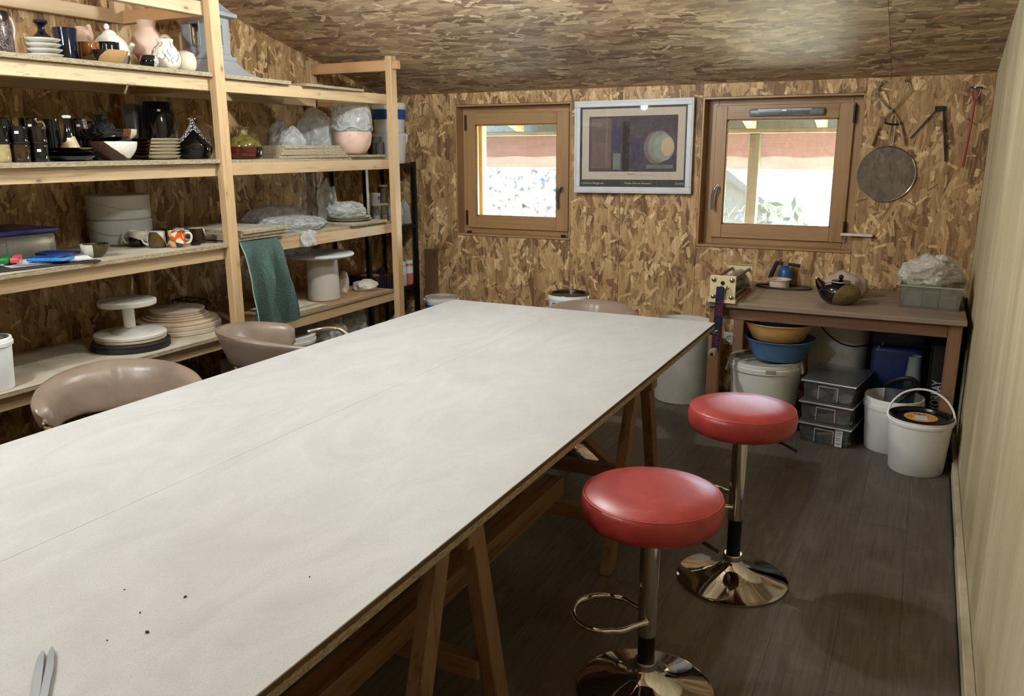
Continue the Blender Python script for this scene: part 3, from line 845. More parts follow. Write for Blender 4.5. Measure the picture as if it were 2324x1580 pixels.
# ================================================================= red stools
t = NT('red_leather')
o_ = t.obj()
n1 = t.noise(o_, 14.0, 5.0, 0.6, 1.0)
n2 = t.noise(o_, 260.0, 2.0)
bs_ = t.bsdf(Base_Color=t.ramp(n1, [(0.3, lin((146, 50, 48))), (0.6, lin((168, 60, 56))), (0.85, lin((176, 72, 68)))]), Roughness=t.math('ADD', t.math('MULTIPLY', n1, 0.2), 0.27), Specular_IOR_Level=0.55)
t.set(bs_.inputs['Normal'], t.bump(t.math('ADD', n1, t.math('MULTIPLY', n2, 0.25)), 0.06, 0.01))
M_red = t.finish(bs_.outputs[0])
M_seam = plain('red_seam', (198, 74, 70), 0.45)
M_gas = plain('black_gas_lift', (58, 58, 60), 0.22, 0.85)
def red_stool(label, loc, zt, rs, ring_rot, ring_z, rbase=0.205):
    r = thing('red_stool', label, 'stool', loc, ring_rot, group='round red bar stools')
    h = 0.092
    prof = [(0, zt - h), (rs * 0.88, zt - h), (rs * 0.94, zt - h + 0.006), (rs * 0.985, zt - h + 0.022), (rs, zt - h * 0.52), (rs * 0.995, zt - 0.026), (rs * 0.97, zt - 0.013), (rs * 0.93, zt - 0.007), (rs * 0.6, zt + 0.001), (0, zt + 0.003)]
    part('seat', B().lathe(prof, 64), M_red, r, 60)
    part('seam', B().tube([(rs * 0.965 * math.cos(a), rs * 0.965 * math.sin(a), zt - 0.0115) for a in [2 * PI * k / 72 for k in range(72)]], 0.0016, 6, True), M_seam, r, label='stitched seam round the top of the seat')
    part('side_seam', B().tube([(rs * 0.97 * math.cos(-1.2), rs * 0.97 * math.sin(-1.2), zt - 0.014), (rs * 1.001 * math.cos(-1.2), rs * 1.001 * math.sin(-1.2), zt - h * 0.5), (rs * 0.99 * math.cos(-1.2), rs * 0.99 * math.sin(-1.2), zt - h + 0.02)], 0.0018, 6), M_seam, r)
    part('mount_plate', B().lathe([(0, zt - h - 0.012), (0.09, zt - h - 0.012), (0.09, zt - h - 0.0005), (0, zt - h - 0.0005)], 24), M_gas, r)
    lv = B().tube(smooth_path([(0.02, 0, zt - h - 0.018), (0.12, 0.02, zt - h - 0.020), (0.20, 0.035, zt - h - 0.045)]), 0.005, 8)
    part('lever', lv, M_black, r, rot=(0, 0, -0.3 - ring_rot))
    zc0 = ring_z - 0.055
    part('upper_column', B().lathe([(0, zc0), (0.0285, zc0), (0.0285, zt - h - 0.013), (0, zt - h - 0.013)], 28), M_chrome, r)
    part('collar_ring', B().lathe([(0.020, zc0 - 0.004), (0.029, zc0 - 0.004), (0.029, zc0), (0.020, zc0)], 28), M_black, r)
    part('lower_column', B().lathe([(0, 0.06), (0.0255, 0.06), (0.0255, zc0 - 0.0005), (0, zc0 - 0.0005)], 28), M_gas, r)
    rb = rbase
    part('base', B().lathe([(0, 0.002), (rb, 0.002), (rb, 0.008), (rb * 0.93, 0.013), (rb * 0.6, 0.03), (rb * 0.32, 0.052), (rb * 0.2, 0.07), (rb * 0.17, 0.085), (0, 0.085)], 56), M_chrome, r, 50)
    part('base_collar', B().lathe([(0.024, 0.085), (0.035, 0.085), (0.036, 0.10), (0.033, 0.108), (0.0258, 0.108)], 28), M_chrome, r)
    pts = [(0.03, -0.05, ring_z), (0.07, -0.085, ring_z)] + [(0.13 + 0.09 * math.cos(a), 0.098 * math.sin(a), ring_z) for a in [-PI * 0.62 + 1.24 * PI * k / 16 for k in range(17)]] + [(0.07, 0.085, ring_z), (0.03, 0.05, ring_z)]
    pts = [(0.0, -0.029, ring_z)] + pts + [(0.0, 0.029, ring_z)]
    part('foot_ring', B().tube(smooth_path(pts, 3), 0.0085, 10), M_chrome, r)
    return r
st1 = red_stool('red round bar stool nearest the camera, with a chip in its seat', (-0.612, 2.115, 0), 0.655, 0.203, rad(196), 0.25)
part('chip', B().lathe([(0, 0), (0.011, 0), (0.009, 0.0008), (0, 0.001)], 14, sx=1.0, sy=0.6), plain('chip_white', (224, 214, 206), 0.7), st1, loc=Matrix.Rotation(-rad(196), 4, 'Z') @ Vector((-0.022, -0.085, 0.6555)))
st2 = red_stool('red round bar stool farther from the camera, in front of the white tub', (-0.517, 2.90, 0), 0.695, 0.192, rad(165), 0.305)

# ================================================================= taupe tub chairs
M_taupe = plain('taupe_leather', (138, 120, 106), 0.34, 0, 0.10, 9.0, 0.12, 0.0, 0.5, bscale=40.0)
def tub_chair(label, loc, rz, ztop=0.80, dip=0.065):
    """seat opens towards local +x; the padded shell wraps round the back"""
    r = thing('tub_chair', label, 'chair', loc, rz, group='taupe swivel tub chairs')
    zs = 0.52
    part('seat', B().lathe([(0, zs - 0.07), (0.20, zs - 0.07), (0.235, zs - 0.05), (0.24, zs - 0.02), (0.22, zs), (0, zs + 0.008)], 40, c=(0.06, 0, 0)), M_taupe, r, 60)
    na, nh = 40, 14
    A = rad(97)
    b = B()
    # cross-section of the shell: thick padded pad, rounded rim
    sec = []
    nsec = 16
    rows = []
    for i in range(na + 1):
        u = i / na
        a = PI - A + 2 * A * u
        e = abs(2 * u - 1)
        zt_ = ztop - dip * e * e
        zb = 0.60 + 0.03 * e
        taper = 1.0 if e < 0.93 else math.sqrt(max(0.02, 1 - ((e - 0.93) / 0.07) ** 2))
        R_, th = 0.262, 0.034
        ring = []
        hh = (zt_ - zb) / 2
        zm = (zt_ + zb) / 2
        for k in range(nsec):
            q = 2 * PI * k / nsec
            ca, sa = math.cos(q), math.sin(q)
            rr_ = R_ + th * taper * (abs(ca) ** 0.7) * (1 if ca > 0 else -1) + 0.045 * (sa * hh / 0.1)
            zz = zm + hh * (0.55 + 0.45 * taper) * (abs(sa) ** 0.6) * (1 if sa > 0 else -1)
            crease = 0.007 * math.exp(-((u - 0.5) / 0.012) ** 2) * (1 if ca < 0 else 0)
            rr_ += crease
            ring.append(b.b.verts.new((rr_ * 1.12 * math.cos(a) * 1.0 + 0.02, rr_ * 0.96 * math.sin(a), zz)))
        rows.append(ring)
    for p, q in zip(rows, rows[1:]):
        for k in range(nsec):
            b.b.faces.new((p[k], p[(k + 1) % nsec], q[(k + 1) % nsec], q[k]))
    b.b.faces.new(rows[0][::-1]); b.b.faces.new(rows[-1])
    part('backrest', b, M_taupe, r, 70)
    for s in (-1, 1):
        pts = smooth_path([(0.12, s * 0.255, 0.69), (0.215, s * 0.25, 0.70), (0.29, s * 0.21, 0.69), (0.315, s * 0.15, 0.62), (0.27, s * 0.13, 0.50), (0.15, s * 0.12, 0.445)])
        part('arm_tube', B().tube(pts, 0.012, 10), M_chrome, r)
    px_ = 0.19
    part('upper_column', B().lathe([(0, 0.27), (0.028, 0.27), (0.028, 0.449), (0, 0.449)], 24, c=(px_, 0, 0)), M_gas, r)
    part('lower_column', B().lathe([(0, 0.06), (0.024, 0.06), (0.024, 0.269), (0, 0.269)], 24, c=(px_, 0, 0)), M_gas, r)
    part('base', B().lathe([(0, 0.002), (0.205, 0.002), (0.205, 0.008), (0.19, 0.013), (0.12, 0.03), (0.065, 0.052), (0.04, 0.07), (0.035, 0.09), (0, 0.09)], 48, c=(px_, 0, 0)), M_chrome, r, 50)
    part('foot_ring', B().tube([(0.16 * math.cos(a) + px_, 0.16 * math.sin(a), 0.20) for a in [2 * PI * k / 40 for k in range(40)]], 0.009, 8, True).cyl((px_ - 0.16, 0, 0.20), (px_ - 0.0285, 0, 0.285), 0.006, 8).cyl((px_ + 0.16, 0, 0.20), (px_ + 0.0285, 0, 0.285), 0.006, 8), M_chrome, r)
    return r
tub_chair('taupe leather tub chair nearest the camera, between table and shelves', (-2.59, 1.95, 0), rad(-33), 0.782)
tub_chair('taupe leather tub chair below the hanging green towel', (-2.64, 2.93, 0), rad(50), 0.795)
tub_chair('taupe leather tub chair behind the far edge of the table', (-1.60, 4.03, 0), rad(-90), 0.758)
# ================================================================= wooden shelving along the left wall
M_pine = wood('shelf_pine', (196, 168, 130), (162, 130, 94), 'y', 0.5, 0.8)
M_pine_st = wood('shelf_pine_stained', (200, 174, 134), (162, 132, 94), 'y', 0.55, 0.8, True, 0.0, True, True)
M_pine_z = wood('shelf_pine_post', (198, 166, 124), (164, 128, 90), 'z', 0.5, 0.8)
M_pine_x = wood('shelf_pine_cross', (196, 150, 106), (152, 106, 68), 'x', 0.5, 0.8)
t = NT('grey_board_face')
o_ = t.obj()
n1 = t.noise(o_, 5.0, 5.0, 0.6); n3 = t.noise(o_, 300.0, 2.0)
c_ = t.ramp(t.math('ADD', t.math('MULTIPLY', n1, 0.7), t.math('MULTIPLY', n3, 0.3)), [(0.3, lin((140, 128, 108))), (0.5, lin((172, 160, 138))), (0.7, lin((192, 182, 162)))])
M_board = t.finish(t.bsdf(Base_Color=c_, Roughness=0.8).outputs[0])
sh = thing('wooden_shelving', 'large pine post and beam shelving along the left wall', 'shelf', (0, 0, 0))
XP0, XP1 = -3.145, -3.10
posts = [(1.50, 1.562), (3.045, 3.107), (4.512, 4.574)]
for i, (a, c) in enumerate(posts):
    zt = [zc(c) - 0.01, zc(c) - 0.01, 2.165][i]
    part('post', B().box(XP0, XP1, a, c, 0.001, zt, 0.003), M_pine_z, sh, 0)
    part('rear_post', B().box(-3.785, -3.74, a, c, 0.001, zt, 0.003), M_pine_z, sh, 0)
BZ = [0.603, 1.057, 1.469, 1.872]
BH = 0.062
for z in BZ + [2.212]:
    secs = [(1.47, 3.062), (3.064, 4.59)] if z < 2.2 else [(1.47, 3.10)]
    for a, c in secs:
        part('front_beam', B().box(XP0 - 0.045, XP0 - 0.0005, a, c, z, z + BH, 0.002), M_pine_st if 1.8 < z < 2.0 else M_pine, sh, 0)
        part('rear_beam', B().box(-3.739, -3.70, a, min(c, 4.5), z, z + BH, 0.002), M_pine, sh, 0)
    for i, (a, c) in enumerate(posts):
        if z < 2.2 or i < 2:
            part('cross_beam', B().box(-3.699, XP0 - 0.046, a + 0.004, a + 0.05, z, z + BH - 0.002, 0.002), M_pine_x, sh, 0)
part('cross_beam', B().box(-3.739, XP0 - 0.0005, 4.515, 4.56, 2.075, 2.14, 0.002), M_pine_x, sh, 0)
part('beam_stub', B().box(-3.099, -3.06, 4.520, 4.56, 2.085, 2.135, 0.002), M_pine_x, sh, 0)
def board(x0, x1, y0, y1, z0, th=0.019, nm='shelf_board', parent=None, mt=None):
    r = part(nm, B().box(x0, x1, y0, y1, z0 + th - 0.002, z0 + th, 0.0006), mt or M_board, parent or sh, 0)
    part('board_core', B().box(x0 + 0.0005, x1 - 0.001, y0 + 0.0005, y1 - 0.0005, z0 + 0.0005, z0 + th - 0.002), M_edge, r, 0)
    return r
S1, S2, S3, S4 = 1.9542, 1.5512, 1.1392, 0.6852      # tops, nearer bay
for z in BZ:
    board(-3.698, -3.112, 1.47, 3.042, z + BH + 0.0005)
U1, U2, U3, U4 = 1.9348, 1.5472, 1.1352, 0.6812
for z in BZ[1:3]:
    board(-3.698, -3.15, 3.11, 4.51, z + BH + 0.0005, 0.015)
board(-3.698, -3.135, 3.11, 4.51, BZ[0] + BH + 0.0005, 0.015, mt=plain('ply_brown', (176, 140, 108), 0.7))
def loose_board(label, x0, x1, y0, y1, z0, th=0.018, rz=0.0, mt=None, group='loose particle boards on the shelves'):
    cx_, cy_ = (x0 + x1) / 2, (y0 + y1) / 2
    r = thing('particle_board', label, 'board', (cx_, cy_, z0), rz, group)
    part('face', B().box(x0 - cx_, x1 - cx_, y0 - cy_, y1 - cy_, th - 0.002, th, 0.0006), mt or M_board, r, 0)
    part('core', B().box(x0 - cx_ + 0.0005, x1 - cx_ - 0.0005, y0 - cy_ + 0.0005, y1 - cy_ - 0.0005, 0.0004, th - 0.002), M_edge, r, 0)
    return r
zb1 = BZ[3] + BH
loose_board('particle board on the top shelf under the grey lantern', -3.72, -3.118, 3.12, 3.60, zb1)
loose_board('particle board alone on the top shelf, right of the lantern', -3.72, -3.118, 3.70, 4.25, zb1, 0.014, rad(1.5))
for i in range(4):
    loose_board('particle board in the stack beside the green lidded dish, %s' % ordinal(i, 4), -3.335 - 0.004 * i, -3.145 + 0.004 * (i % 2), 3.50 + 0.012 * i, 4.09 - 0.02 * i, U2 + 0.0005 + 0.0175 * i, 0.017, rad(0.6 * (i - 1.5)))
loose_board('short particle board under the pink bowl', -3.42, -3.13, 4.125, 4.46, U2 + 0.0005, 0.012)
for i in range(3):
    loose_board('particle board in the stack above the hanging towel, %s' % ordinal(i, 3), -3.56, -3.115 + 0.01 * i, 3.115 + 0.008 * i, 3.47 - 0.004 * i, U3 + 0.006 + 0.0175 * i, 0.017, rad(0.8 * i))
loose_board('short particle board under the plates on the third shelf', -3.44, -3.125, 4.08, 4.45, U3 + 0.0005, 0.013)

# ================================================================= pottery
GROUP = 'pots on the wooden shelving'
def vessel(outer, th=0.005):
    inner = [(max(r - th, 0.0005), max(z, outer[0][1] + th)) for r, z in outer if r > th * 1.2]
    return [(0, outer[0][1])] + outer + inner[::-1] + [(0, outer[0][1] + th)]
def sm(prof, n=4):
    P = smooth_path([(r, 0, z) for r, z in prof], n)
    return [(max(p.x, 0), p.z) for p in P]
def pot(name, label, cat, loc, prof, mat, rz=0.0, seg=36, group=GROUP, sx=1, sy=1, sub=4, th=0.005, closed=False):
    pr = sm(prof, sub) if sub else prof
    pr = [(0, pr[0][1])] + pr + [(0, pr[-1][1])] if closed else vessel(pr, th)
    return single(name, B().lathe(pr, seg, sx=sx, sy=sy), mat, label, cat, loc, rz, group)
def sticker(parent, pos, rot):
    return part('price_sticker', B().box(-0.007, 0.007, -0.0004, 0.0004, -0.005, 0.005), plain('sticker', (226, 224, 220), 0.6), parent, 0, pos, rot)

BLK = plain('black_glaze', (14, 14, 17), 0.06, 0, 0.1, 30, coat=0.4)
NAVY = plain('midnight_glaze', (16, 22, 40), 0.08, 0, 0.2, 30, coat=0.4)
PINKB = plain('pink_bisque', (216, 184, 164), 0.85, 0, 0.05, 12)
WHITEB = plain('white_bisque', (224, 220, 208), 0.6, 0, 0.05, 12)
CREAM = plain('cream_glaze', (222, 212, 190), 0.3, 0, 0.06, 12)
SPECK = two_tone('black_speckle_glaze', (14, 14, 18), (62, 48, 50), (0.35, 0.25, -0.9), -0.085, 0.12, (120, 108, 106), 0.012)
SPK2 = two_tone('grey_speckle_glaze', (14, 14, 16), (92, 86, 80), (0.7, 0.6, 0.1), -0.004, 0.1, (176, 168, 160), 0.004)
BRTAN = two_tone('brown_tan_glaze', (38, 26, 16), (176, 140, 92), (0.5, 0.5, -0.9), -0.05, 0.1, None, 0.01)
CARAM = two_tone('caramel_glaze', (150, 92, 40), (178, 152, 110), (0.3, 0.2, -1), -0.035, 0.1, None, 0.006)
WHBR = two_tone('white_brown_glaze', (66, 42, 34), (228, 222, 210), (0.55, 0.6, 1.0), 0.055, 0.08, None, 0.006)
BLKTAN = two_tone('black_tan_glaze', (14, 13, 14), (190, 170, 130), (0.7, 0.75, 0.9), 0.07, 0.08, None, 0.006)
OLIVE = two_tone('olive_black_glaze', (22, 20, 14), (92, 84, 44), (0.6, -0.6, 0.6), 0.0, 0.08, None, 0.012)

# ---- top shelf, nearer bay
j = thing('speckled_jug', 'tall black jug with purple speckled foot and white handle, leftmost on the top shelf', 'jug', (-3.27, 2.085, S1), 0, GROUP)
part('body', B().lathe(vessel(sm([(0.072, 0), (0.078, 0.02), (0.078, 0.09), (0.073, 0.13), (0.074, 0.158)]), 0.004), 44), two_tone('jug_glaze', (14, 14, 18), (70, 54, 56), (0.45, 0.75, -1.0), -0.075, 0.12, (124, 110, 108), 0.014), j)
part('handle', B().tube(smooth_path([(-0.01, 0.07, 0.150), (0.0, 0.088, 0.142), (0.002, 0.096, 0.105), (0.0, 0.088, 0.065), (-0.005, 0.075, 0.05)]), 0.007, 8), WHITEB, j, label='white handle')
pot('bottle_vase', 'small midnight blue bottle vase with flared lip behind the saucers', 'vase', (-3.45, 2.427, S1), [(0.055, 0), (0.062, 0.03), (0.06, 0.075), (0.04, 0.108), (0.016, 0.135), (0.014, 0.155), (0.028, 0.17), (0.027, 0.18)], NAVY)
SAUC = plain('saucer_white', (214, 208, 194), 0.5, 0, 0.06, 14)
pl_prof = vessel(sm([(0.035, 0), (0.045, 0.003), (0.06, 0.010), (0.067, 0.016)], 3), 0.003)
for i in range(4):
    single('saucer', B().lathe(pl_prof, 40), SAUC, 'white saucer in the top shelf stack, %s' % ordinal(i, 4), 'saucer', (-3.225 + 0.002 * (i % 2), 2.272 - 0.002 * i, S1 + 0.0195 * i), 0, 'stacked white saucers')
pot('tumbler', 'dark blue glossy tumbler right of the saucers', 'cup', (-3.30, 2.426, S1), [(0.043, 0), (0.044, 0.03), (0.044, 0.09), (0.047, 0.138)], NAVY)
pj = thing('pink_pitcher', 'unglazed pink pitcher with upright handle behind the caramel jug', 'pitcher', (-3.55, 2.70, S1), 0, GROUP)
part('body', B().lathe(vessel(sm([(0.035, 0), (0.048, 0.04), (0.05, 0.10), (0.045, 0.15), (0.03, 0.185), (0.028, 0.192)]), 0.004), 36), PINKB, pj)
part('handle', B().tube(smooth_path([(0.035, 0.0, 0.185), (0.06, -0.01, 0.19), (0.075, -0.01, 0.15), (0.068, -0.008, 0.10), (0.045, 0, 0.085)]), 0.008, 8), PINKB, pj)
cj = thing('caramel_jug', 'small caramel and tan pouring jug with a spout', 'jug', (-3.33, 2.545, S1), 0, GROUP)
part('body', B().lathe(vessel(sm([(0.022, 0), (0.036, 0.02), (0.038, 0.05), (0.034, 0.085), (0.037, 0.096)]), 0.004), 36), CARAM, cj)
part('spout', B().tube(smooth_path([(0.01, 0.025, 0.075), (0.015, 0.04, 0.085), (0.02, 0.053, 0.095)]), 0.009, 8, rr=[0.013] * 6 + [0.012] * 6 + [0.006]), CARAM, cj)
wt = thing('white_teapot', 'large unglazed white teapot with knobbed lid and stub spout', 'teapot', (-3.40, 2.722, S1), 0, GROUP)
part('body', B().lathe(vessel(sm([(0.045, 0), (0.07, 0.03), (0.078, 0.07), (0.066, 0.12), (0.035, 0.15), (0.022, 0.155)]), 0.005), 40), WHITEB, wt)
part('lid', B().lathe(sm([(0, 0.172), (0.012, 0.172), (0.026, 0.162), (0.028, 0.153), (0.0, 0.152)], 2), 24), WHITEB, wt)
part('knob', B().ball((-0.004, -0.008, 0.185), 0.012, 1, 1, 1.2, 2), WHITEB, wt)
part('spout', B().tube(smooth_path([(0.02, 0.06, 0.085), (0.022, 0.085, 0.10), (0.024, 0.10, 0.122)]), 0.012, 10, rr=[0.02] * 6 + [0.014] * 6 + [0.009]), WHITEB, wt)
pot('tan_bowl', 'brown and tan glazed bowl with a black bowl on top', 'bowl', (-3.205, 2.559, S1), [(0.03, 0), (0.045, 0.008), (0.062, 0.03), (0.070, 0.050), (0.072, 0.056)], BRTAN)
pot('black_bowl', 'small black bowl stacked on the brown and tan bowl', 'bowl', (-3.205, 2.559, S1 + 0.0565), [(0.040, 0.0), (0.040, 0.006), (0.04, 0.03), (0.042, 0.034)], BLK, sub=2)
pot('brown_cup', 'small cup in cream and rust brown on the top shelf', 'cup', (-3.29, 2.772, S1), [(0.02, 0), (0.027, 0.02), (0.031, 0.05), (0.032, 0.066)], two_tone('cream_rust', (190, 172, 138), (116, 58, 36), (0.5, 0.6, 0.5), 0.02, 0.08))
pot('round_cup', 'round black cup with white patterned patch beside the crackled vase', 'cup', (-3.2, 2.754, S1), [(0.018, 0), (0.035, 0.012), (0.041, 0.03), (0.034, 0.05), (0.026, 0.056)], two_tone('black_white_patch', (12, 12, 14), (150, 150, 150), (0.8, 0.9, -0.2), 0.022, 0.06, (235, 235, 232), 0.006))
bj = thing('pink_jug', 'large unglazed pink jug with a round handle on the top shelf', 'jug', (-3.45, 2.975, S1), 0, GROUP)
part('body', B().lathe(vessel(sm([(0.05, 0), (0.075, 0.05), (0.083, 0.11), (0.07, 0.17), (0.044, 0.205), (0.04, 0.22), (0.045, 0.246)]), 0.005), 44), PINKB, bj)
part('handle', B().tube(smooth_path([(0.062, 0.02, 0.165), (0.085, 0.035, 0.175), (0.10, 0.05, 0.15), (0.095, 0.045, 0.11), (0.075, 0.02, 0.09)]), 0.009, 10), PINKB, bj)
cv = thing('crackled_vase', 'round white vase with black cracks on the top shelf', 'vase', (-3.225, 2.875, S1), 0, GROUP)
cvp = sm([(0.03, 0), (0.055, 0.02), (0.066, 0.055), (0.055, 0.09), (0.036, 0.115), (0.034, 0.125), (0.038, 0.138)])
part('body', B().lathe(vessel(cvp, 0.005), 44), plain('vase_white', (224, 216, 198), 0.35, 0, 0.04, 14), cv)
def vr(z):
    for (r0_, z0_), (r1_, z1_) in zip(cvp, cvp[1:]):
        if z0_ <= z <= z1_: return r0_ + (r1_ - r0_) * (z - z0_) / max(z1_ - z0_, 1e-6)
    return cvp[-1][0]
random.seed(12)
for k in range(16):
    a0_ = -2.2 + k * 0.21 + random.uniform(-0.05, 0.05)
    z0_ = random.choice((0.03, 0.05, 0.075, 0.095)) + random.uniform(-0.008, 0.008)
    ln_ = random.uniform(0.022, 0.036)
    pts = []
    for q in range(6):
        zz_ = z0_ + ln_ * q / 5
        aa_ = a0_ + 0.10 * math.sin(q * 0.9 + k)
        pts.append(((vr(zz_) + 0.0004) * math.cos(aa_), (vr(zz_) + 0.0004) * math.sin(aa_), zz_))
    part('crack_line', B().tube(pts, 0.0011, 5), plain('crack_black', (34, 30, 30), 0.6), cv)
pot('cream_gourd', 'squat cream gourd shaped pot beside the shelf post', 'pot', (-3.25, 3.005, S1), [(0.03, 0), (0.052, 0.015), (0.06, 0.05), (0.048, 0.085), (0.02, 0.1), (0.006, 0.103)], CREAM, closed=True)
# grey pagoda lantern
GREY = plain('grey_clay', (156, 158, 160), 0.8, 0, 0.05, 10)
lt = thing('garden_lantern', 'grey clay pagoda lantern with square windows on the top shelf', 'lantern', (-3.45, 3.345, zb1 + 0.0185), rad(8), GROUP)
lt.scale = (0.8, 0.8, 0.92)
def sq(prof):
    return B().lathe([(r * 1.414, z) for r, z in prof], 4)
ROT = rad(45)
part('foot', sq([(0, 0), (0.245, 0), (0.25, 0.012), (0.235, 0.02), (0.18, 0.045), (0.14, 0.085), (0.125, 0.105), (0.13, 0.108), (0.13, 0.128), (0.11, 0.13), (0.11, 0.14), (0, 0.14)]), GREY, lt, 30, rot=(0, 0, ROT))
hb = B()
for k in range(4):
    M = Matrix.Rotation(k * PI / 2, 4, 'Z')
    def bb(x0, x1, y0, y1, z0, z1):
        hb.boxm(M @ Matrix.Translation(((x0 + x1) / 2, (y0 + y1) / 2, (z0 + z1) / 2)) @ Matrix.Diagonal((x1 - x0, y1 - y0, z1 - z0, 1)), 0.002)
    bb(0.088, 0.106, -0.106, -0.03, 0.14, 0.335); bb(0.088, 0.106, 0.03, 0.088, 0.14, 0.335)
    bb(0.088, 0.106, -0.03, 0.03, 0.14, 0.185); bb(0.088, 0.106, -0.03, 0.03, 0.295, 0.335)
part('light_chamber', hb, GREY, lt, 0)
for k in range(4):
    M = Matrix.Rotation(k * PI / 2, 4, 'Z')
    f_ = B()
    for (y0, y1, z0, z1) in ((-0.042, -0.03, 0.175, 0.305), (0.03, 0.042, 0.175, 0.305), (-0.03, 0.03, 0.175, 0.187), (-0.03, 0.03, 0.293, 0.305)):
        f_.boxm(M @ Matrix.Translation((0.108, (y0 + y1) / 2, (z0 + z1) / 2)) @ Matrix.Diagonal((0.006, y1 - y0, z1 - z0, 1)), 0.001)
    part('window_surround', f_, GREY, lt, 0)
part('roof', sq([(0, 0.335), (0.125, 0.335), (0.145, 0.342), (0.148, 0.36), (0.12, 0.375), (0.08, 0.41), (0.045, 0.455), (0.025, 0.475), (0, 0.477)]), GREY, lt, 30, rot=(0, 0, ROT))
part('finial', B().lathe(sm([(0, 0.476), (0.022, 0.48), (0.028, 0.50), (0.015, 0.52), (0, 0.53)], 3), 20), GREY, lt)

# ---- second shelf, nearer bay
MUGP = sm([(0.03, 0), (0.035, 0.006), (0.036, 0.03), (0.034, 0.06), (0.035, 0.0685)], 3)
def mug(label, loc, mat, rz=0.0, s=1.0, hm=None, hand=True, st=None, group='mugs on the shelves', hgt=1.0):
    r = thing('mug', label, 'mug', loc, rz, group)
    part('body', B().lathe(vessel([(a * s, z * s * hgt) for a, z in MUGP], 0.0035 * s), 32), mat, r)
    if hand:
        p = [(0.033 * s, 0, 0.055 * s * hgt), (0.052 * s, 0, 0.057 * s * hgt), (0.060 * s, 0, 0.042 * s * hgt), (0.052 * s, 0, 0.02 * s * hgt), (0.034 * s, 0, 0.014 * s * hgt)]
        part('handle', B().tube(smooth_path(p), 0.0048 * s, 8), hm or mat, r)
    if st is not None:
        a = st - rz
        sticker(r, (0.0362 * s * math.cos(a), 0.0362 * s * math.sin(a), 0.045 * s * hgt), (0, 0, a + PI / 2))
    return r
FC = rad(-38)          # towards the camera from this part of the shelf
DKBR = plain('dark_brown_glaze', (52, 36, 22), 0.07, 0, 0.35, 40, coat=0.4)
TANG = plain('tan_glaze', (150, 134, 96), 0.12, 0, 0.15, 40, coat=0.3)
rowlo = [('tan mug at the far left in the bottom row of mugs', TANG, None), ('dark brown mottled mug in the bottom row of black mugs', DKBR, None), ('shiny black mug at the right of the bottom row of mugs', BLK, FC + 0.1)]
for i, (lb, mt, st) in enumerate(rowlo):
    mug(lb, (-3.222, 2.030 + 0.0785 * i, S2), mt, rad(150), 1.0, None, i != 1, st)
rowhi = [('grey speckled mug at the left of the stacked upper row', SPK2, FC), ('plain black mug in the middle of the stacked upper row', BLK, FC), ('black brown mug at the right of the stacked upper row', plain('black_brown_glaze', (26, 20, 14), 0.06, 0, 0.3, 30, coat=0.4), None)]
for i, (lb, mt, st) in enumerate(rowhi):
    mug(lb, (-3.222, 2.030 + 0.0785 * i, S2 + 0.069), mt, rad(150), 1.0, None, False, st)
for z_, lb, mt, hm, st in ((0, 'black mug hidden below the black and tan mug at the back', BLK, None, None), (0.09, 'black and tan mug with tan handle behind the stacked mugs', BLKTAN, TANG, FC + 0.2)):
    mug(lb, (-3.45, 2.311, S2 + z_), mt, rad(70), 1.02, hm, z_ > 0, st, hgt=1.26)
mug('black mug in the back row at the far left', (-3.45, 2.20, S2 + 0.09), BLK, rad(200), 1.02, None, False, None, hgt=1.26)
mug('black mug at the bottom of the back row at the far left', (-3.45, 2.20, S2), BLK, rad(200), 1.02, None, False, None, hgt=1.26)
mug('tall black beaker behind the conical bottle', (-3.47, 2.425, S2), BLK, 0, 1.0, None, False, None, hgt=2.6)
mug('black and grey speckled mug with a dark handle beside the conical bottle', (-3.50, 2.584, S2 + 0.095), SPK2, rad(60), 1.05, BLK, True, FC, hgt=1.25)
mug('dark mug below the black and grey speckled mug', (-3.50, 2.584, S2), BLK, rad(60), 1.05, BLK, False, None, hgt=1.32)
def plate_prof(r, h, th=0.004):
    return vessel(sm([(r * 0.5, 0), (r * 0.62, 0.002), (r * 0.9, h * 0.6), (r, h)], 3), th)
for i, (r_, h_, mt, lb) in enumerate([(0.105, 0.022, BLK, 'black plate at the bottom under the conical bottle'), (0.103, 0.022, BLK, 'second black plate under the conical bottle'), (0.098, 0.018, BLKTAN, 'black and tan plate carrying the conical bottle')]):
    single('plate', B().lathe(plate_prof(r_, h_), 48), mt, lb, 'plate', (-3.30, 2.372, S2 + 0.019 * i), 0, 'plates under the conical bottle')
cb = thing('conical_bottle', 'black and tan conical bottle with a narrow white lipped neck', 'bottle', (-3.295, 2.38, S2 + 0.0435), 0, GROUP)
part('body', B().lathe(vessel(sm([(0.038, 0), (0.042, 0.006), (0.034, 0.03), (0.02, 0.07), (0.014, 0.11), (0.013, 0.135)]), 0.003), 32), two_tone('cone_glaze', (12, 12, 14), (196, 172, 130), (0.5, 0.5, -1.0), -0.045, 0.06, None, 0.012), cb)
part('lip', B().lathe([(0.010, 0.134), (0.014, 0.134), (0.019, 0.143), (0.012, 0.146)], 20), WHITEB, cb)
sticker(cb, (0.0295 * math.cos(FC), 0.0295 * math.sin(FC), 0.048), (0, 0, FC + PI / 2))
pot('leaning_bottle', 'dark speckled bottle vase with a wide lip behind the bowls', 'vase', (-3.52, 2.722, S2), [(0.06, 0), (0.07, 0.05), (0.068, 0.12), (0.045, 0.165), (0.024, 0.185), (0.03, 0.207)], plain('charcoal_speckle', (34, 34, 36), 0.15, 0, 0.6, 160, c2=(90, 90, 92)))
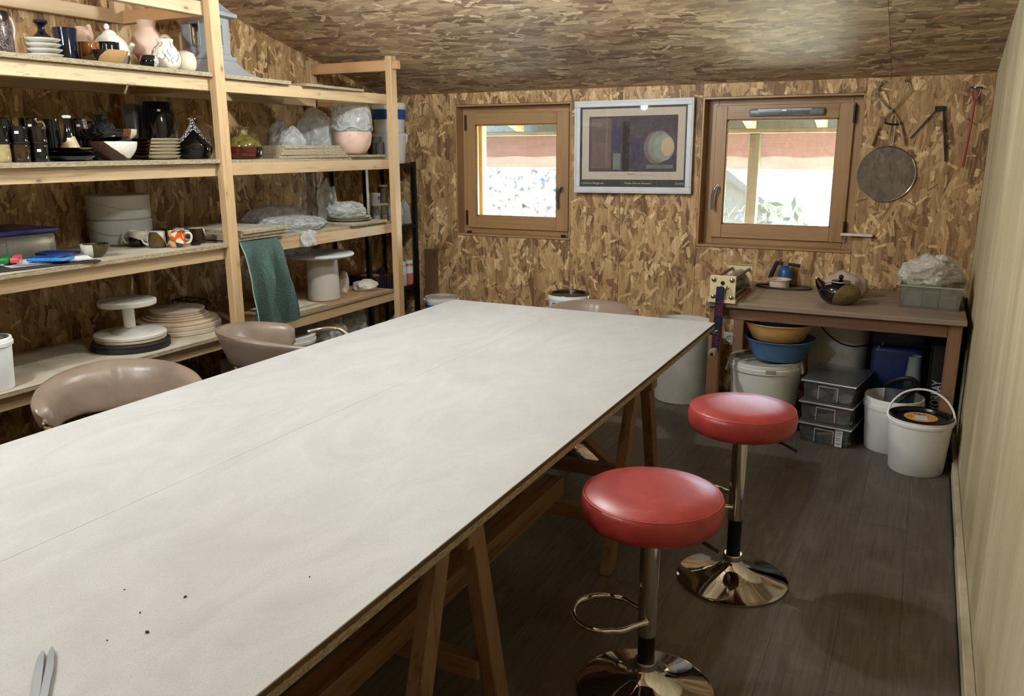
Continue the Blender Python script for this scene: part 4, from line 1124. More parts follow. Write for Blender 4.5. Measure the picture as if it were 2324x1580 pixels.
pot('white_brown_bowl', 'large bowl half white and half speckled brown on the second shelf', 'bowl', (-3.285, 2.590, S2), [(0.04, 0), (0.06, 0.008), (0.086, 0.04), (0.096, 0.072), (0.096, 0.082)], WHBR, seg=48)
bt = pot('wide_bowl', 'wide black, rust and cream bowl stacked on the white brown bowl', 'bowl', (-3.30, 2.585, S2 + 0.0825), [(0.05, 0), (0.085, 0.008), (0.108, 0.028), (0.114, 0.048), (0.115, 0.053)], two_tone('black_rust_cream', (14, 13, 13), (110, 62, 40), (0.35, 1.0, 0.0), 0.02, 0.07, None, 0.008, (206, 194, 164), 0.062), seg=48)
sticker(bt, (0.088 * math.cos(FC) + 0.02, 0.088 * math.sin(FC), 0.026), (rad(20), 0, FC + PI / 2))
PLT = two_tone('cream_brown_plate', (70, 44, 28), (222, 210, 182), (0.5, 0.9, 0), -0.055, 0.12, None, 0.006)
for i in range(6):
    r_ = [0.11, 0.11, 0.112, 0.112, 0.116, 0.117][i]
    single('dinner_plate', B().lathe(plate_prof(r_, 0.020, 0.004), 48), PLT, 'cream plate with brown edge, %s of the stack' % ordinal(i, 6), 'plate', (-3.30, 2.83, S2 + 0.0155 * i), 0.03 * i, 'stacked cream plates')
tv = pot('tall_vase', 'tall black vase with a tan splash at its foot', 'vase', (-3.50, 3.035, S2), [(0.07, 0), (0.084, 0.03), (0.085, 0.12), (0.08, 0.2), (0.07, 0.26), (0.068, 0.278)], two_tone('black_olive_foot', (13, 14, 17), (96, 80, 48), (0.6, 0.5, -1.0), -0.07, 0.07, (60, 50, 36), 0.02), seg=48)
sticker(tv, (0.075 * math.cos(FC), 0.075 * math.sin(FC), 0.235), (0, 0, FC + PI / 2))
single('square_vase', B().box(-0.033, 0.033, -0.033, 0.033, 0, 0.27, 0.006), plain('grey_glaze', (120, 122, 124), 0.3), 'pale grey square vase behind the tall black vase', 'vase', (-3.62, 2.985, S2), rad(10), GROUP)
tg = thing('patterned_tagine', 'black tagine with white lace pattern on its cone lid', 'tagine', (-3.285, 2.958 + 0.09, S2), 0, GROUP)
t = NT('lace_pattern')
o_ = t.obj()
vd = t.n('ShaderNodeTexVoronoi', {'Vector': o_, 'Scale': 110.0}, feature='DISTANCE_TO_EDGE').outputs['Distance']
lace = t.mix(t.ramp(vd, [(0.10, (0, 0, 0)), (0.16, (1, 1, 1))]), lin((16, 16, 18)), lin((226, 226, 224)))
sp = t.n('ShaderNodeSeparateXYZ', {0: o_})
aa = t.math('ADD', sp.outputs[2], t.math('MULTIPLY', t.math('ABSOLUTE', t.math('ADD', t.math('MULTIPLY', sp.outputs[0], 0.65), t.math('MULTIPLY', sp.outputs[1], 0.75))), 1.05))
M_lace = t.finish(t.bsdf(Base_Color=t.mix(t.math('GREATER_THAN', aa, 0.142), lin((12, 12, 14)), lace), Roughness=0.08).outputs[0])
part('base', B().lathe(vessel(sm([(0.06, 0), (0.075, 0.01), (0.084, 0.04), (0.085, 0.06)], 3), 0.006), 44), BLK, tg)
part('lid', B().lathe(sm([(0.084, 0.061), (0.08, 0.075), (0.05, 0.115), (0.022, 0.155), (0.010, 0.178), (0.009, 0.186)], 4) + [(0.022, 0.191), (0.022, 0.196), (0, 0.197)], 44), M_lace, tg)

# ---- second shelf, farther bay
gd = thing('lidded_dish', 'dark red dish with an olive green bottle necked lid', 'dish', (-3.235, 3.335, U2), 0, GROUP)
part('base', B().lathe(vessel(sm([(0.075, 0), (0.09, 0.01), (0.096, 0.035), (0.096, 0.062)], 3), 0.006), 48), two_tone('oxblood_glaze', (88, 30, 18), (14, 12, 14), (0.3, 1.0, 0.0), 0.015, 0.06, None, 0.01), gd)
part('lid', B().lathe([(0.0, 0.064)] + sm([(0.086, 0.064), (0.082, 0.08), (0.062, 0.105), (0.03, 0.124), (0.024, 0.135), (0.024, 0.148), (0.034, 0.16), (0.033, 0.163), (0.02, 0.16)], 4), 48), plain('olive_lid', (104, 94, 44), 0.1, 0, 0.4, 40, c2=(44, 36, 16), coat=0.4), gd)
FILM = film('plastic_film', (226, 228, 226), 0.5, 0.12)
FILM_T = film('plastic_film_clear', (224, 228, 232), 0.34, 0.12)
FILM_M = film('plastic_bag_milky', (226, 226, 222), 0.72, 0.16, 0.25)
BAG = 'plastic wrapped pots and bags'
def wrapped(name, label, cat, loc, size, seed, mat, amp=0.10, wr=0.05, rz=0.0, group=BAG, sub=5, flat=-0.62, wf=9.0):
    return single(name, B().blob((0, 0, 0), size, seed, amp, 3.0, wr, wf, sub, flat), mat, label, cat, loc, rz, group, 80)
wrapped('wrapped_pot', 'small pot wrapped in grey plastic beside the board stack', 'bag', (-3.46, 3.97, U2), (0.08, 0.08, 0.105), 2, FILM_M)
wrapped('wrapped_pot', 'large pot wrapped in clear plastic behind the pink bowl', 'bag', (-3.565, 4.30, U2), (0.125, 0.115, 0.175), 5, FILM_M)
wrapped('wrapped_pot', 'grey plastic bundle at the back behind the large wrapped pot', 'bag', (-3.62, 4.05, U2), (0.065, 0.075, 0.13), 7, FILM_M)
pot('pink_bowl', 'pink clay bowl with a plastic wrapped pot standing in it', 'bowl', (-3.31, 4.365, U2 + 0.0125), [(0.05, 0), (0.08, 0.015), (0.11, 0.06), (0.12, 0.11), (0.12, 0.142)], plain('pink_clay', (222, 186, 166), 0.7), seg=48)
wb = thing('wrapped_cylinder', 'tall pot in crinkled white plastic standing in the pink bowl', 'bag', (-3.31, 4.365, U2 + 0.02), 0, BAG)
def wrapc(u, v):
    a = 2 * PI * u
    prof = [(0.0, 0.0), (0.06, 0.002), (0.085, 0.03), (0.105, 0.13), (0.12, 0.16), (0.122, 0.19), (0.118, 0.27), (0.105, 0.305), (0.0, 0.312)]
    k = v * (len(prof) - 1); i = min(int(k), len(prof) - 2); f_ = k - i
    r_ = prof[i][0] * (1 - f_) + prof[i + 1][0] * f_; z_ = prof[i][1] * (1 - f_) + prof[i + 1][1] * f_
    nz = 1 - abs(noise.noise(Vector((math.cos(a) * 2, math.sin(a) * 2, z_ * 16)))) * 2
    r_ = max(0, r_ + (0.006 * nz if z_ > 0.14 else 0))
    return Vector((r_ * math.cos(a), r_ * math.sin(a), z_))
bw = B().sheet(wrapc, 60, 40)
bmesh.ops.remove_doubles(bw.b, verts=bw.b.verts, dist=0.0003)
part('plastic_wrap', bw, FILM_M, wb, 60)
part('gathered_edge', B().tube([(0.124 * math.cos(a), 0.124 * math.sin(a), 0.155 + 0.012 * math.sin(5 * a)) for a in [2 * PI * k / 40 for k in range(40)]], 0.009, 6, True), FILM_M, wb)
# ================================================================= third shelf, nearer bay
PLAST = plain('plaster_mould', (196, 196, 192), 0.85, 0, 0.06, 8)
def mould(label, z, s):
    r = thing('plaster_mould', label, 'mould', (-3.62, 2.838, z), s, 'round plaster moulds')
    part('body', B().lathe([(0, 0), (0.138, 0), (0.146, 0.008), (0.147, 0.115), (0.143, 0.121), (0.128, 0.121), (0.125, 0.115), (0.122, 0.02), (0, 0.018)], 56), PLAST, r, 30)
    part('pour_line', B().tube([(0.1478 * math.cos(a), 0.1478 * math.sin(a), 0.07 + 0.02 * math.sin(2 * a)) for a in [-2.2 + 0.16 * k for k in range(12)]], 0.0008, 4), plain('pencil', (96, 96, 96), 0.9), r)
    return r
mould('round white plaster mould, lower of the two on the third shelf', S3, 0)
mould('round white plaster mould, upper of the two on the third shelf', S3 + 0.1215, 0.6)
bx = thing('storage_box', 'clear storage box with a dark blue lid on the third shelf', 'box', (-3.605, 2.13, S3), 0)
part('tub', B().box(-0.15, 0.15, -0.24, 0.24, 0.001, 0.105, 0.012, 2), glassy('box_clear', (0.92, 0.93, 0.93, 1), 0.42, (150, 148, 140), 0.2), bx)
part('contents', B().box(-0.135, 0.135, -0.22, 0.02, 0.006, 0.075).box(-0.13, 0.13, 0.03, 0.22, 0.006, 0.085), plain('box_paper', (168, 150, 120), 0.8), bx, 0)
part('lid', B().box(-0.162, 0.162, -0.252, 0.252, 0.1055, 0.128, 0.009, 2), plain('navy_lid', (34, 42, 108), 0.35), bx)
# clipboard, paper, calculators, highlighters
PAPER = plain('paper_white', (226, 226, 224), 0.8, 0, 0.02)
single('clipboard', B().box(-0.135, 0.135, -0.21, 0.21, 0, 0.006, 0.002), plain('clipboard_dark', (48, 44, 42), 0.5), 'dark clipboard under the sheets of paper on the third shelf', 'clipboard', (-3.265, 2.13, S3), rad(-10), None, 0)
def sheetp(u, v):
    x_, y_ = -0.105 + 0.21 * u, -0.1485 + 0.297 * v
    return Vector((x_, y_, 0.001 + 0.006 * max(0, u - 0.75) * math.sin(v * 5) ** 2))
pm = B().sheet(sheetp, 12, 16, 0.0006).mesh('paper_sheet')
for i, (dx, dy, a) in enumerate([(-3.265, 2.16, -14), (-3.255, 2.20, -28)]):
    single('paper_sheet', pm, PAPER, ['lower', 'upper'][i] + ' white sheet of paper under the blue calculator', 'paper', (dx, dy, S3 + 0.0065 + 0.004 * i), rad(a), 'loose sheets of paper')
def calc(label, loc, rz, col, lidcol):
    r = thing('calculator', label, 'calculator', loc, rz)
    r.scale = (1.2, 1.25, 1.2)
    part('body', B().box(-0.036, 0.036, -0.062, 0.062, 0, 0.011, 0.003, 2), plain('calc_' + str(col[2]), col, 0.35), r)
    part('screen', B().box(-0.028, 0.028, 0.034, 0.054, 0.0111, 0.0122), plain('calc_screen', (52, 62, 60), 0.2), r, 0)
    km = B().box(-0.0048, 0.0048, -0.004, 0.004, 0.0111, 0.0132, 0.001).mesh('key', 0)
    for i in range(4):
        for j in range(5):
            link('key', km, plain('calc_key', lidcol, 0.4), r, (-0.0225 + 0.015 * i, -0.05 + 0.0155 * j, 0))
    return r
calc('bright blue calculator lying on the paper', (-3.20, 2.16, S3 + 0.0175), rad(-62), (40, 126, 196), (26, 60, 120))
calc('dark blue calculator lying behind the bright blue one', (-3.345, 2.295, S3 + 0.0175), rad(-70), (30, 40, 110), (20, 26, 70))
for i, (c_, nm, y_) in enumerate([((24, 138, 60), 'green', 2.062), ((226, 84, 92), 'red', 2.089)]):
    r = thing('highlighter', nm + ' highlighter pen at the left of the paper', 'pen', (-3.335 + 0.021 * i, y_, S3 + 0.0185), rad(-38), 'highlighter pens')
    r.scale = (1.35, 1.35, 1.25)
    part('barrel', B().box(-0.055, 0.028, -0.011, 0.011, 0, 0.015, 0.004, 2), plain('pen_' + nm, c_, 0.35), r)
    part('cap', B().box(0.0285, 0.065, -0.0118, 0.0118, -0.0003, 0.0158, 0.004, 2), plain('pen_cap_' + nm, tuple(int(v * 0.92) for v in c_), 0.3), r)
pot('small_bowl', 'small olive, black and white bowl at the front of the third shelf', 'bowl', (-3.25, 2.405, S3), [(0.026, 0), (0.04, 0.012), (0.055, 0.035), (0.06, 0.054), (0.061, 0.058)], two_tone('white_olive_black', (208, 200, 184), (74, 62, 32), (0.25, 1.0, 0.25), -0.02, 0.08, None, 0.004, (20, 16, 12), 0.045))
# six mugs
MWB = two_tone('mug_white_black', (196, 190, 172), (24, 20, 18), (0.3, 0.25, -1.0), -0.034, 0.08, None, 0.006)
MOB = two_tone('mug_olive', (198, 192, 176), (86, 70, 36), (0.35, 0.9, -0.6), -0.012, 0.08, None, 0.004)
MBR = two_tone('mug_brown', (196, 190, 174), (46, 26, 18), (0.35, 0.9, -0.5), -0.025, 0.08, None, 0.006)
t = NT('patchwork_glaze')
o_ = t.obj()
vc = t.n('ShaderNodeTexVoronoi', {'Vector': o_, 'Scale': 42.0}).outputs['Color']
c_ = t.ramp(t.n('ShaderNodeSeparateColor', {0: vc}).outputs[0], [(0.0, lin((206, 84, 34))), (0.22, lin((60, 58, 64))), (0.4, lin((208, 166, 110))), (0.6, lin((222, 208, 176))), (0.75, lin((206, 96, 48))), (0.9, lin((120, 112, 74)))], 'CONSTANT')
M_patch = t.finish(t.bsdf(Base_Color=c_, Roughness=0.1).outputs[0])
HW = plain('handle_cream', (214, 208, 194), 0.15)
G3 = 'mugs on the third shelf'
mug('white and black mug leftmost of the mugs on the third shelf', (-3.42, 2.765, S3), MWB, rad(215), 1.12, HW, group=G3)
mug('dark mug at the back beside the plaster moulds', (-3.455, 2.93, S3), BLK, rad(60), 1.0, None, False, group=G3)
mug('olive and white mug with cream handle at the front of the third shelf', (-3.295, 2.775, S3), MOB, rad(225), 1.12, HW, group=G3)
mug('orange patchwork mug with cream handle', (-3.225, 2.830, S3), M_patch, rad(50), 1.14, HW, group=G3)
mug('black and white mug behind the orange patchwork mug', (-3.365, 2.958, S3), MBR, rad(150), 1.08, HW, group=G3)
mug('brown and white mug rightmost on the third shelf', (-3.262, 2.992, S3), MBR, rad(222), 1.10, HW, group=G3)
single('rubber_ring', B().tube([(0.019 * math.cos(a), 0.019 * math.sin(a), 0.004) for a in [2 * PI * k / 32 for k in range(32)]], 0.0035, 8, True), plain('black_rubber', (24, 24, 24), 0.6), 'black rubber ring lying by the orange patchwork mug', 'ring', (-3.205, 2.925, S3))

# ================================================================= third shelf, farther bay
t = NT('green_towel')
o_ = t.obj()
zz = t.n('ShaderNodeTexWave', {'Vector': t.mapping(o_, rot=(0, rad(20), rad(45)), scale=(1, 1, 1)), 'Scale': 75.0, 'Distortion': 2.5, 'Detail': 2.0, 'Detail Scale': 6.0}).outputs[1]
n1 = t.noise(o_, 230.0, 3.0, 0.7)
f_ = t.math('ADD', t.math('MULTIPLY', zz, 0.10), t.math('MULTIPLY', n1, 0.9))
bs_ = t.bsdf(Base_Color=t.ramp(f_, [(0.25, lin((72, 102, 96))), (0.5, lin((106, 134, 127))), (0.7, lin((146, 168, 160)))]), Roughness=0.95)
t.set(bs_.inputs['Normal'], t.bump(f_, 0.8, 0.006))
M_towel = t.finish(bs_.outputs[0])
def towel(u, v):
    # hangs over the front beam: v=0 on the shelf, then down
    L = 0.56 * v
    lean = 0.03 * v
    fold = 0.030 * math.sin(u * 12.5 + 0.6 + 0.8 * v) + 0.012 * math.sin(u * 26 + v * 3) + 0.010 * math.sin(v * 9 + u * 7)
    spread = 0.70 + 0.30 * min(1, v * 1.6) + 0.06 * math.sin(v * 5 + u * 2)
    y_ = 3.125 + 0.335 * spread * u + 0.012 * math.sin(v * 7) * u
    hem = -0.03 * math.sin(u * PI * 1.1) * v
    if v < 0.14:
        k = v / 0.14
        return Vector((-3.24 + 0.115 * k, y_, U3 + 0.003 + 0.004 * fold * 10 * k + (0.002 if k < 1 else 0)))
    k = (v - 0.14) / 0.86
    return Vector((-3.118 + 0.012 * min(1, k * 8) + (fold + 0.02) * min(1, k * 2.5) , y_ + fold * 0.4 * k, U3 + 0.003 - 0.485 * k + hem + 0.03 * (u - 0.3) * k))
tw = thing('green_towel', 'green herringbone towel hanging from the third shelf', 'towel', (0, 0, 0))
part('cloth', B().sheet(towel, 60, 70, 0.004), M_towel, tw, 80)
hemp = [towel(0.0, 0.14 + 0.86 * k / 30) + Vector((0.004, 0.0, 0)) for k in range(31)]
part('selvedge', B().tube(hemp, 0.003, 6), plain('towel_edge', (150, 172, 164), 0.95), tw)
wrapped('plastic_bag', 'flat bulging clear plastic bag at the front of the third shelf', 'bag', (-3.30, 3.735, U3 + 0.0005), (0.135, 0.215, 0.05), 11, FILM, 0.14, 0.10, rad(-5), wf=12.0)
wrapped('plastic_bag', 'clear plastic sheet piled at the back of the third shelf', 'bag', (-3.575, 3.92, U3 + 0.0005), (0.10, 0.21, 0.075), 13, FILM, 0.2, 0.10, 0, wf=12.0)
wrapped('plastic_scrap', 'crumpled plastic scrap hanging over the front beam of the third shelf', 'plastic', (-3.118, 3.665, U3 - 0.075), (0.017, 0.05, 0.05), 17, FILM, 0.3, 0.2, 0, wf=10, sub=4)
wrapped('plastic_scrap', 'bluish plastic bundle lying on the left of the wide round bat', 'plastic', (-3.40, 3.885, U4 + 0.291), (0.05, 0.085, 0.075), 19, FILM_T, 0.3, 0.2, 0, wf=10, sub=3)
def hang(u, v):
    y_ = 4.235 + 0.19 * u
    return Vector((-3.65 + 0.02 * math.sin(u * 14) + 0.012 * math.sin(u * 27 + v * 4), y_ + 0.01 * math.sin(v * 6), 1.465 - 0.30 * v))
single('plastic_sheet', B().sheet(hang, 40, 20, 0.0008), FILM_T, 'clear plastic sheet hanging in folds at the back of the third shelf', 'plastic')
PL3 = plain('plate_bisque', (214, 206, 190), 0.6)
for i in range(2):
    single('plate', B().lathe(plate_prof(0.14 - 0.008 * i, 0.016), 44), PL3, ['lower', 'upper'][i] + ' pale plate under the crumpled bag on the third shelf', 'plate', (-3.30, 4.285, U3 + 0.0135 + 0.0125 * i), 0, 'plates under the crumpled bag')
wrapped('plastic_bag', 'crumpled milky plastic bag lying on the pale plates', 'bag', (-3.315, 4.28, U3 + 0.0425), (0.10, 0.115, 0.055), 23, FILM_M, 0.18, 0.14, 0, wf=9.0)
wrapped('plastic_bag', 'gathered neck of clear plastic standing behind the pale plates', 'bag', (-3.525, 4.34, U3 + 0.0005), (0.05, 0.065, 0.15), 29, FILM, 0.25, 0.16, 0, wf=7.0, sub=4)

# ================================================================= fourth shelf, nearer bay
WP = plain('white_plastic', (240, 240, 237), 0.38, 0, 0.03, 6)
WP2 = plain('scuffed_plastic', (222, 221, 214), 0.5, 0, 0.09, 5)
def bucket(name, label, loc, r0, r1, h, mat=None, lid=None, rim=0.035, handle=None, rz=0.0, group='white plastic buckets', open_=True, hm=None):
    r = thing(name, label, 'bucket', loc, rz, group)
    mat = mat or WP
    out = [(r0 * 0.97, 0), (r0, 0.006), (r1, h - rim)]
    rimp = [(r1 + 0.006, h - rim), (r1 + 0.007, h - rim * 0.55), (r1 + 0.003, h - rim * 0.5), (r1 + 0.004, h - 0.006), (r1 + 0.002, h)]
    part('tub', B().lathe([(0, 0)] + out + [(r1, h - 0.001), (r1 - 0.004, h - 0.001), (r0 - 0.004, 0.012), (0, 0.010)], 56), mat, r, 35)
    part('rim_band', B().lathe([(r1 + 0.0003, h - rim)] + rimp + [(r1 - 0.004, h)], 56), mat, r, 35)
    if lid:
        part('lid', B().lathe([(0, h - 0.008), (r1 * 0.82, h - 0.008), (r1 * 0.85, h + 0.004), (r1 - 0.004, h + 0.006), (r1 + 0.004, h + 0.004), (r1 + 0.005, h + 0.0005), (r1 - 0.004, h + 0.0004)], 56), lid, r, 35)
    if handle is not None:
        hr = r1 + 0.008
        n = 22
        a = handle
        pts = [(hr * math.cos(PI * k / n), hr * math.sin(PI * k / n) * math.cos(a), h - rim * 0.6 + hr * math.sin(PI * k / n) * math.sin(a)) for k in range(n + 1)]
        part('handle', B().tube(pts, 0.0055, 8), hm or mat, r)
        for s in (-1, 1):
            part('handle_lug', B().cyl((s * (r1 + 0.002), 0, h - rim * 0.6), (s * (r1 + 0.013), 0, h - rim * 0.6), 0.011, 12), mat, r)
    return r
bk = bucket('white_bucket', 'white bucket holding a patterned cloth at the far left of the fourth shelf', (-3.215, 1.855, S4), 0.078, 0.088, 0.205, rim=0.03)
t = NT('patterned_cloth')
vc = t.n('ShaderNodeTexVoronoi', {'Vector': t.obj(), 'Scale': 36.0}).outputs['Color']
M_cloth = t.finish(t.bsdf(Base_Color=t.ramp(t.n('ShaderNodeSeparateColor', {0: vc}).outputs[0], [(0, lin((34, 48, 60))), (0.3, lin((224, 218, 200))), (0.5, lin((150, 54, 44))), (0.65, lin((92, 110, 84))), (0.8, lin((30, 34, 40)))], 'CONSTANT'), Roughness=0.95).outputs[0])
single('patterned_cloth', B().blob((0, 0, 0), (0.055, 0.055, 0.13), 31, 0.25, 3, 0.12, 7, 4), M_cloth, 'crumpled cloth with dark floral pattern stuffed in the white bucket', 'cloth', (-3.215, 1.85, S4 + 0.05))
# banding wheel standing on its bats
WD = plain('bat_white', (206, 200, 188), 0.75, 0, 0.05, 9)
WD2 = plain('bat_ply', (196, 172, 140), 0.75, 0, 0.08, 9)
WE = plain('bat_grey', (184, 168, 146), 0.75, 0, 0.08, 9)
def disc(name, label, cat, loc, r, th, mat, group, bev=0.003):
    return single(name, B().lathe([(0, 0), (r - bev, 0), (r, bev), (r, th - bev), (r - bev, th), (0, th)], 56), mat, label, cat, loc, 0, group, 30)
bx_, by_ = -3.325, 2.59
disc('black_bat', 'black round bat, lowest under the banding wheel', 'bat', (bx_, by_, S4), 0.176, 0.022, plain('bat_black', (22, 22, 26), 0.55), 'round throwing bats')
disc('black_bat', 'black round bat, second from the bottom under the banding wheel', 'bat', (bx_ + 0.004, by_, S4 + 0.0222), 0.174, 0.014, plain('bat_black', (22, 22, 26), 0.55), 'round throwing bats')
disc('round_bat', 'tan round bat directly under the banding wheel', 'bat', (bx_ - 0.01, by_ + 0.01, S4 + 0.0364), 0.158, 0.014, WD2, 'round throwing bats')
bwh = thing('banding_wheel', 'white banding wheel with round top, slim column and disc base', 'wheel', (bx_ - 0.01, by_ + 0.01, S4 + 0.0506))
part('base_disc', B().lathe([(0, 0), (0.158, 0), (0.161, 0.004), (0.161, 0.016), (0.157, 0.019), (0, 0.019)], 56), WD, bwh, 30)
part('hub', B().lathe([(0, 0.019), (0.088, 0.019), (0.082, 0.026), (0.05, 0.036), (0.03, 0.043), (0, 0.043)], 44), plain('hub_grey', (184, 180, 170), 0.6), bwh)
part('column', B().lathe([(0, 0.043), (0.027, 0.043), (0.026, 0.148), (0, 0.148)], 30), WP, bwh)
part('head', B().lathe([(0, 0.148), (0.124, 0.148), (0.129, 0.153), (0.129, 0.17), (0.125, 0.174), (0, 0.174)], 56), WD, bwh, 30)
z_ = S4
for i, (r_, th, mt, lb) in enumerate([(0.215, 0.024, WE, 'largest grey round bat at the bottom of the bat stack'), (0.212, 0.022, WE, 'large grey round bat second from the bottom of the stack'), (0.205, 0.016, WD2, 'large tan round bat third from the bottom of the stack'), (0.165, 0.012, WE, 'medium round bat in the middle of the stack'), (0.15, 0.010, WD2, 'medium tan round bat below the top bats'), (0.132, 0.010, WE, 'small grey round bat second from the top of the stack'), (0.136, 0.017, WE, 'small round bat with sloping edge on top of the stack')]):
    disc('round_bat', lb, 'bat', (-3.435 + [0, 0.003, -0.003, -0.01, 0, 0.006, 0.0][i], 2.965 + [0, 0.004, 0, 0.006, 0.004, 0, 0.005][i], z_), r_, th, mt, 'round throwing bats')
    z_ += th + 0.0003
single('wire_basket', B().box(-0.09, 0.06, -0.05, 0.05, 0, 0.004).tube([(-0.09, -0.05, 0.1), (0.06, -0.05, 0.1), (0.06, 0.05, 0.1), (-0.09, 0.05, 0.1)], 0.004, 6, True).tube([(-0.09, -0.05, 0.05), (0.06, -0.05, 0.05), (0.06, 0.05, 0.05), (-0.09, 0.05, 0.05)], 0.003, 6, True).cyl((-0.09, -0.05, 0), (-0.09, -0.05, 0.1), 0.003, 6).cyl((0.06, -0.05, 0), (0.06, -0.05, 0.1), 0.003, 6).cyl((0.06, 0.05, 0), (0.06, 0.05, 0.1), 0.003, 6).cyl((-0.09, 0.05, 0), (-0.09, 0.05, 0.1), 0.003, 6), M_black, 'small black wire basket behind the stack of bats', 'basket', (-3.62, 3.235, U4))
wrapped('dark_sack', 'dark plastic sack lying under the lowest shelf at the far left', 'bag', (-3.42, 1.75, 0.002), (0.26, 0.3, 0.20), 37, plain('black_sack', (20, 20, 24), 0.3), 0.2, 0.08)
wrapped('dark_sack', 'dark plastic sack under the lowest shelf beside the middle post', 'bag', (-3.4, 2.72, 0.002), (0.24, 0.26, 0.22), 41, plain('black_sack', (20, 20, 24), 0.3), 0.2, 0.08)

# ================================================================= fourth shelf, farther bay
bc = single('plaster_cylinder', B().lathe([(0, 0), (0.096, 0), (0.1, 0.005), (0.094, 0.26), (0.090, 0.268), (0, 0.268)], 56), plain('cylinder_white', (202, 194, 184), 0.6, 0, 0.04, 6), 'tall off-white plaster cylinder carrying a wide round bat', 'cylinder', (-3.325, 4.015, U4), 0, None, 30)
disc('wide_bat', 'wide white round bat resting on the plaster cylinder', 'bat', (-3.335, 4.015, U4 + 0.2685), 0.206, 0.022, plain('bat_pale', (206, 204, 204), 0.5, 0, 0.03, 7), 'round throwing bats', 0.008)
cl = plain('clay_white', (206, 198, 182), 0.85, 0, 0.08, 10)
wrapped('clay_lump', 'upright lump of white clay beside the plaster cylinder', 'clay', (-3.38, 4.262, U4), (0.046, 0.048, 0.075), 43, cl, 0.2, 0.10, 0, 'lumps of white clay')
wrapped('clay_lump', 'flat lump of white clay near the far post', 'clay', (-3.28, 4.395, U4), (0.068, 0.072, 0.045), 47, cl, 0.2, 0.06, 0, 'lumps of white clay')
wrapped('cloth_bag', 'grey cloth bundle behind the plaster cylinder', 'bag', (-3.57, 3.83, U4), (0.085, 0.10, 0.11), 53, plain('cloth_grey', (172, 164, 150), 0.9), 0.2, 0.08)
for i, (x0, x1, y0, y1, th) in enumerate([(-3.45, -3.15, 3.50, 3.83, 0.012), (-3.43, -3.20, 3.53, 3.80, 0.01)]):
    loose_board(['lower', 'upper'][i] + ' thin white plaster slab on the fourth shelf beside the towel', x0, x1, y0, y1, U4 + 0.0125 * i, th, rad(-3 + 5 * i), plain('slab_white', (206, 198, 182), 0.8), 'plaster slabs')
# under the fourth shelf
wrapped('cloth_bag', 'white cloth bag slumped on the floor under the fourth shelf', 'bag', (-3.33, 4.00, 0.30), (0.12, 0.125, 0.19), 59, FILM_M, 0.2, 0.12)
wrapped('cloth_bag', 'white cloth bag beside the far post under the fourth shelf', 'bag', (-3.35, 4.29, 0.30), (0.12, 0.105, 0.18), 61, FILM_M, 0.2, 0.12)
single('storage_crate', B().box(-0.22, 0.22, -0.33, 0.33, 0, 0.298, 0.01, 2), plain('crate_grey', (120, 118, 114), 0.6), 'grey crate on the floor carrying the white cloth bags', 'crate', (-3.40, 4.13, 0.001))
bucket('lidded_bucket', 'white bucket with a lid behind the tub chair under the fourth shelf', (-3.28, 3.615, 0), 0.14, 0.155, 0.535, WP2, WP2, 0.04)
single('white_carton', B().box(-0.11, 0.11, -0.13, 0.13, 0, 0.47, 0.004), plain('carton_white', (206, 202, 194), 0.8), 'white carton on the floor beside the lidded bucket', 'carton', (-3.28, 3.31, 0.001), 0, None, 0)

# ================================================================= black metal shelf in the corner
ms = thing('metal_shelf', 'black metal shelf unit in the far left corner', 'shelf', (0, 0, 0))
MSX0, MSX1, MSY0, MSY1 = -3.778, -3.47, 4.70, 5.335
for xx in (MSX0, MSX1 - 0.03):
    for yy in (MSY0, MSY1 - 0.03):
        part('leg', B().box(xx, xx + 0.03, yy, yy + 0.003, 0.001, 1.50).box(xx if xx == MSX0 else xx + 0.027, (xx if xx == MSX0 else xx + 0.027) + 0.003, yy, yy + 0.03, 0.001, 1.50), M_black, ms, 0)
MZ = [0.12, 0.578, 1.038, 1.490]
for z in MZ:
    part('shelf_plate', B().box(MSX0 + 0.004, MSX1 - 0.004, MSY0 + 0.004, MSY1 - 0.004, z - 0.028, z - 0.0008, 0.003), M_black, ms, 0)
BLUEB = plain('blue_label', (32, 92, 176), 0.5)
b1 = bucket('paint_bucket', 'white bucket with handle, lower of the two on the metal shelf', (-3.615, 5.215, MZ[3]), 0.112, 0.122, 0.215, WP, WP, 0.03, rad(-75), rad(20), 'stacked paint buckets')
b2 = bucket('paint_bucket', 'white bucket with a blue stripe on top of the metal shelf', (-3.615, 5.215, MZ[3] + 0.222), 0.110, 0.122, 0.205, WP, WP, 0.03, None, 0, 'stacked paint buckets')
part('blue_stripe', B().lathe([(0.1160, 0.092), (0.1180, 0.092), (0.1212, 0.164), (0.1192, 0.164)], 56), BLUEB, b2)
JG = glassy('jar_glass', (0.93, 0.95, 0.95, 1), 0.10)
def jar(label, loc, r_, h_, lid=None, fill=None, fh=0.6, group='jars on the metal shelf', body=None):
    j = thing('jar', label, 'jar', loc, 0, group)
    part('body', B().lathe(vessel(sm([(r_ * 0.95, 0), (r_, 0.006), (r_, h_ * 0.82), (r_ * 0.86, h_ * 0.9)], 3), 0.003), 26), body or JG, j)
    if fill is not None:
        part('contents', B().lathe([(0, 0.0045), (r_ - 0.004, 0.0045), (r_ - 0.004, h_ * fh), (0, h_ * fh)], 22), plain('powder_%d_%d' % (fill[0], fill[2]), fill, 0.9), j)
    part('lid', B().lathe([(0, h_ * 0.9 + 0.0005), (r_ * 0.93, h_ * 0.9 + 0.0005), (r_ * 0.95, h_ * 0.93), (r_ * 0.95, h_ - 0.002), (r_ * 0.9, h_), (0, h_)], 26), lid or WP, j)
    return j
jar('tall empty glass jar on top of the metal shelf', (-3.60, 5.03, MZ[3]), 0.036, 0.19, JG)
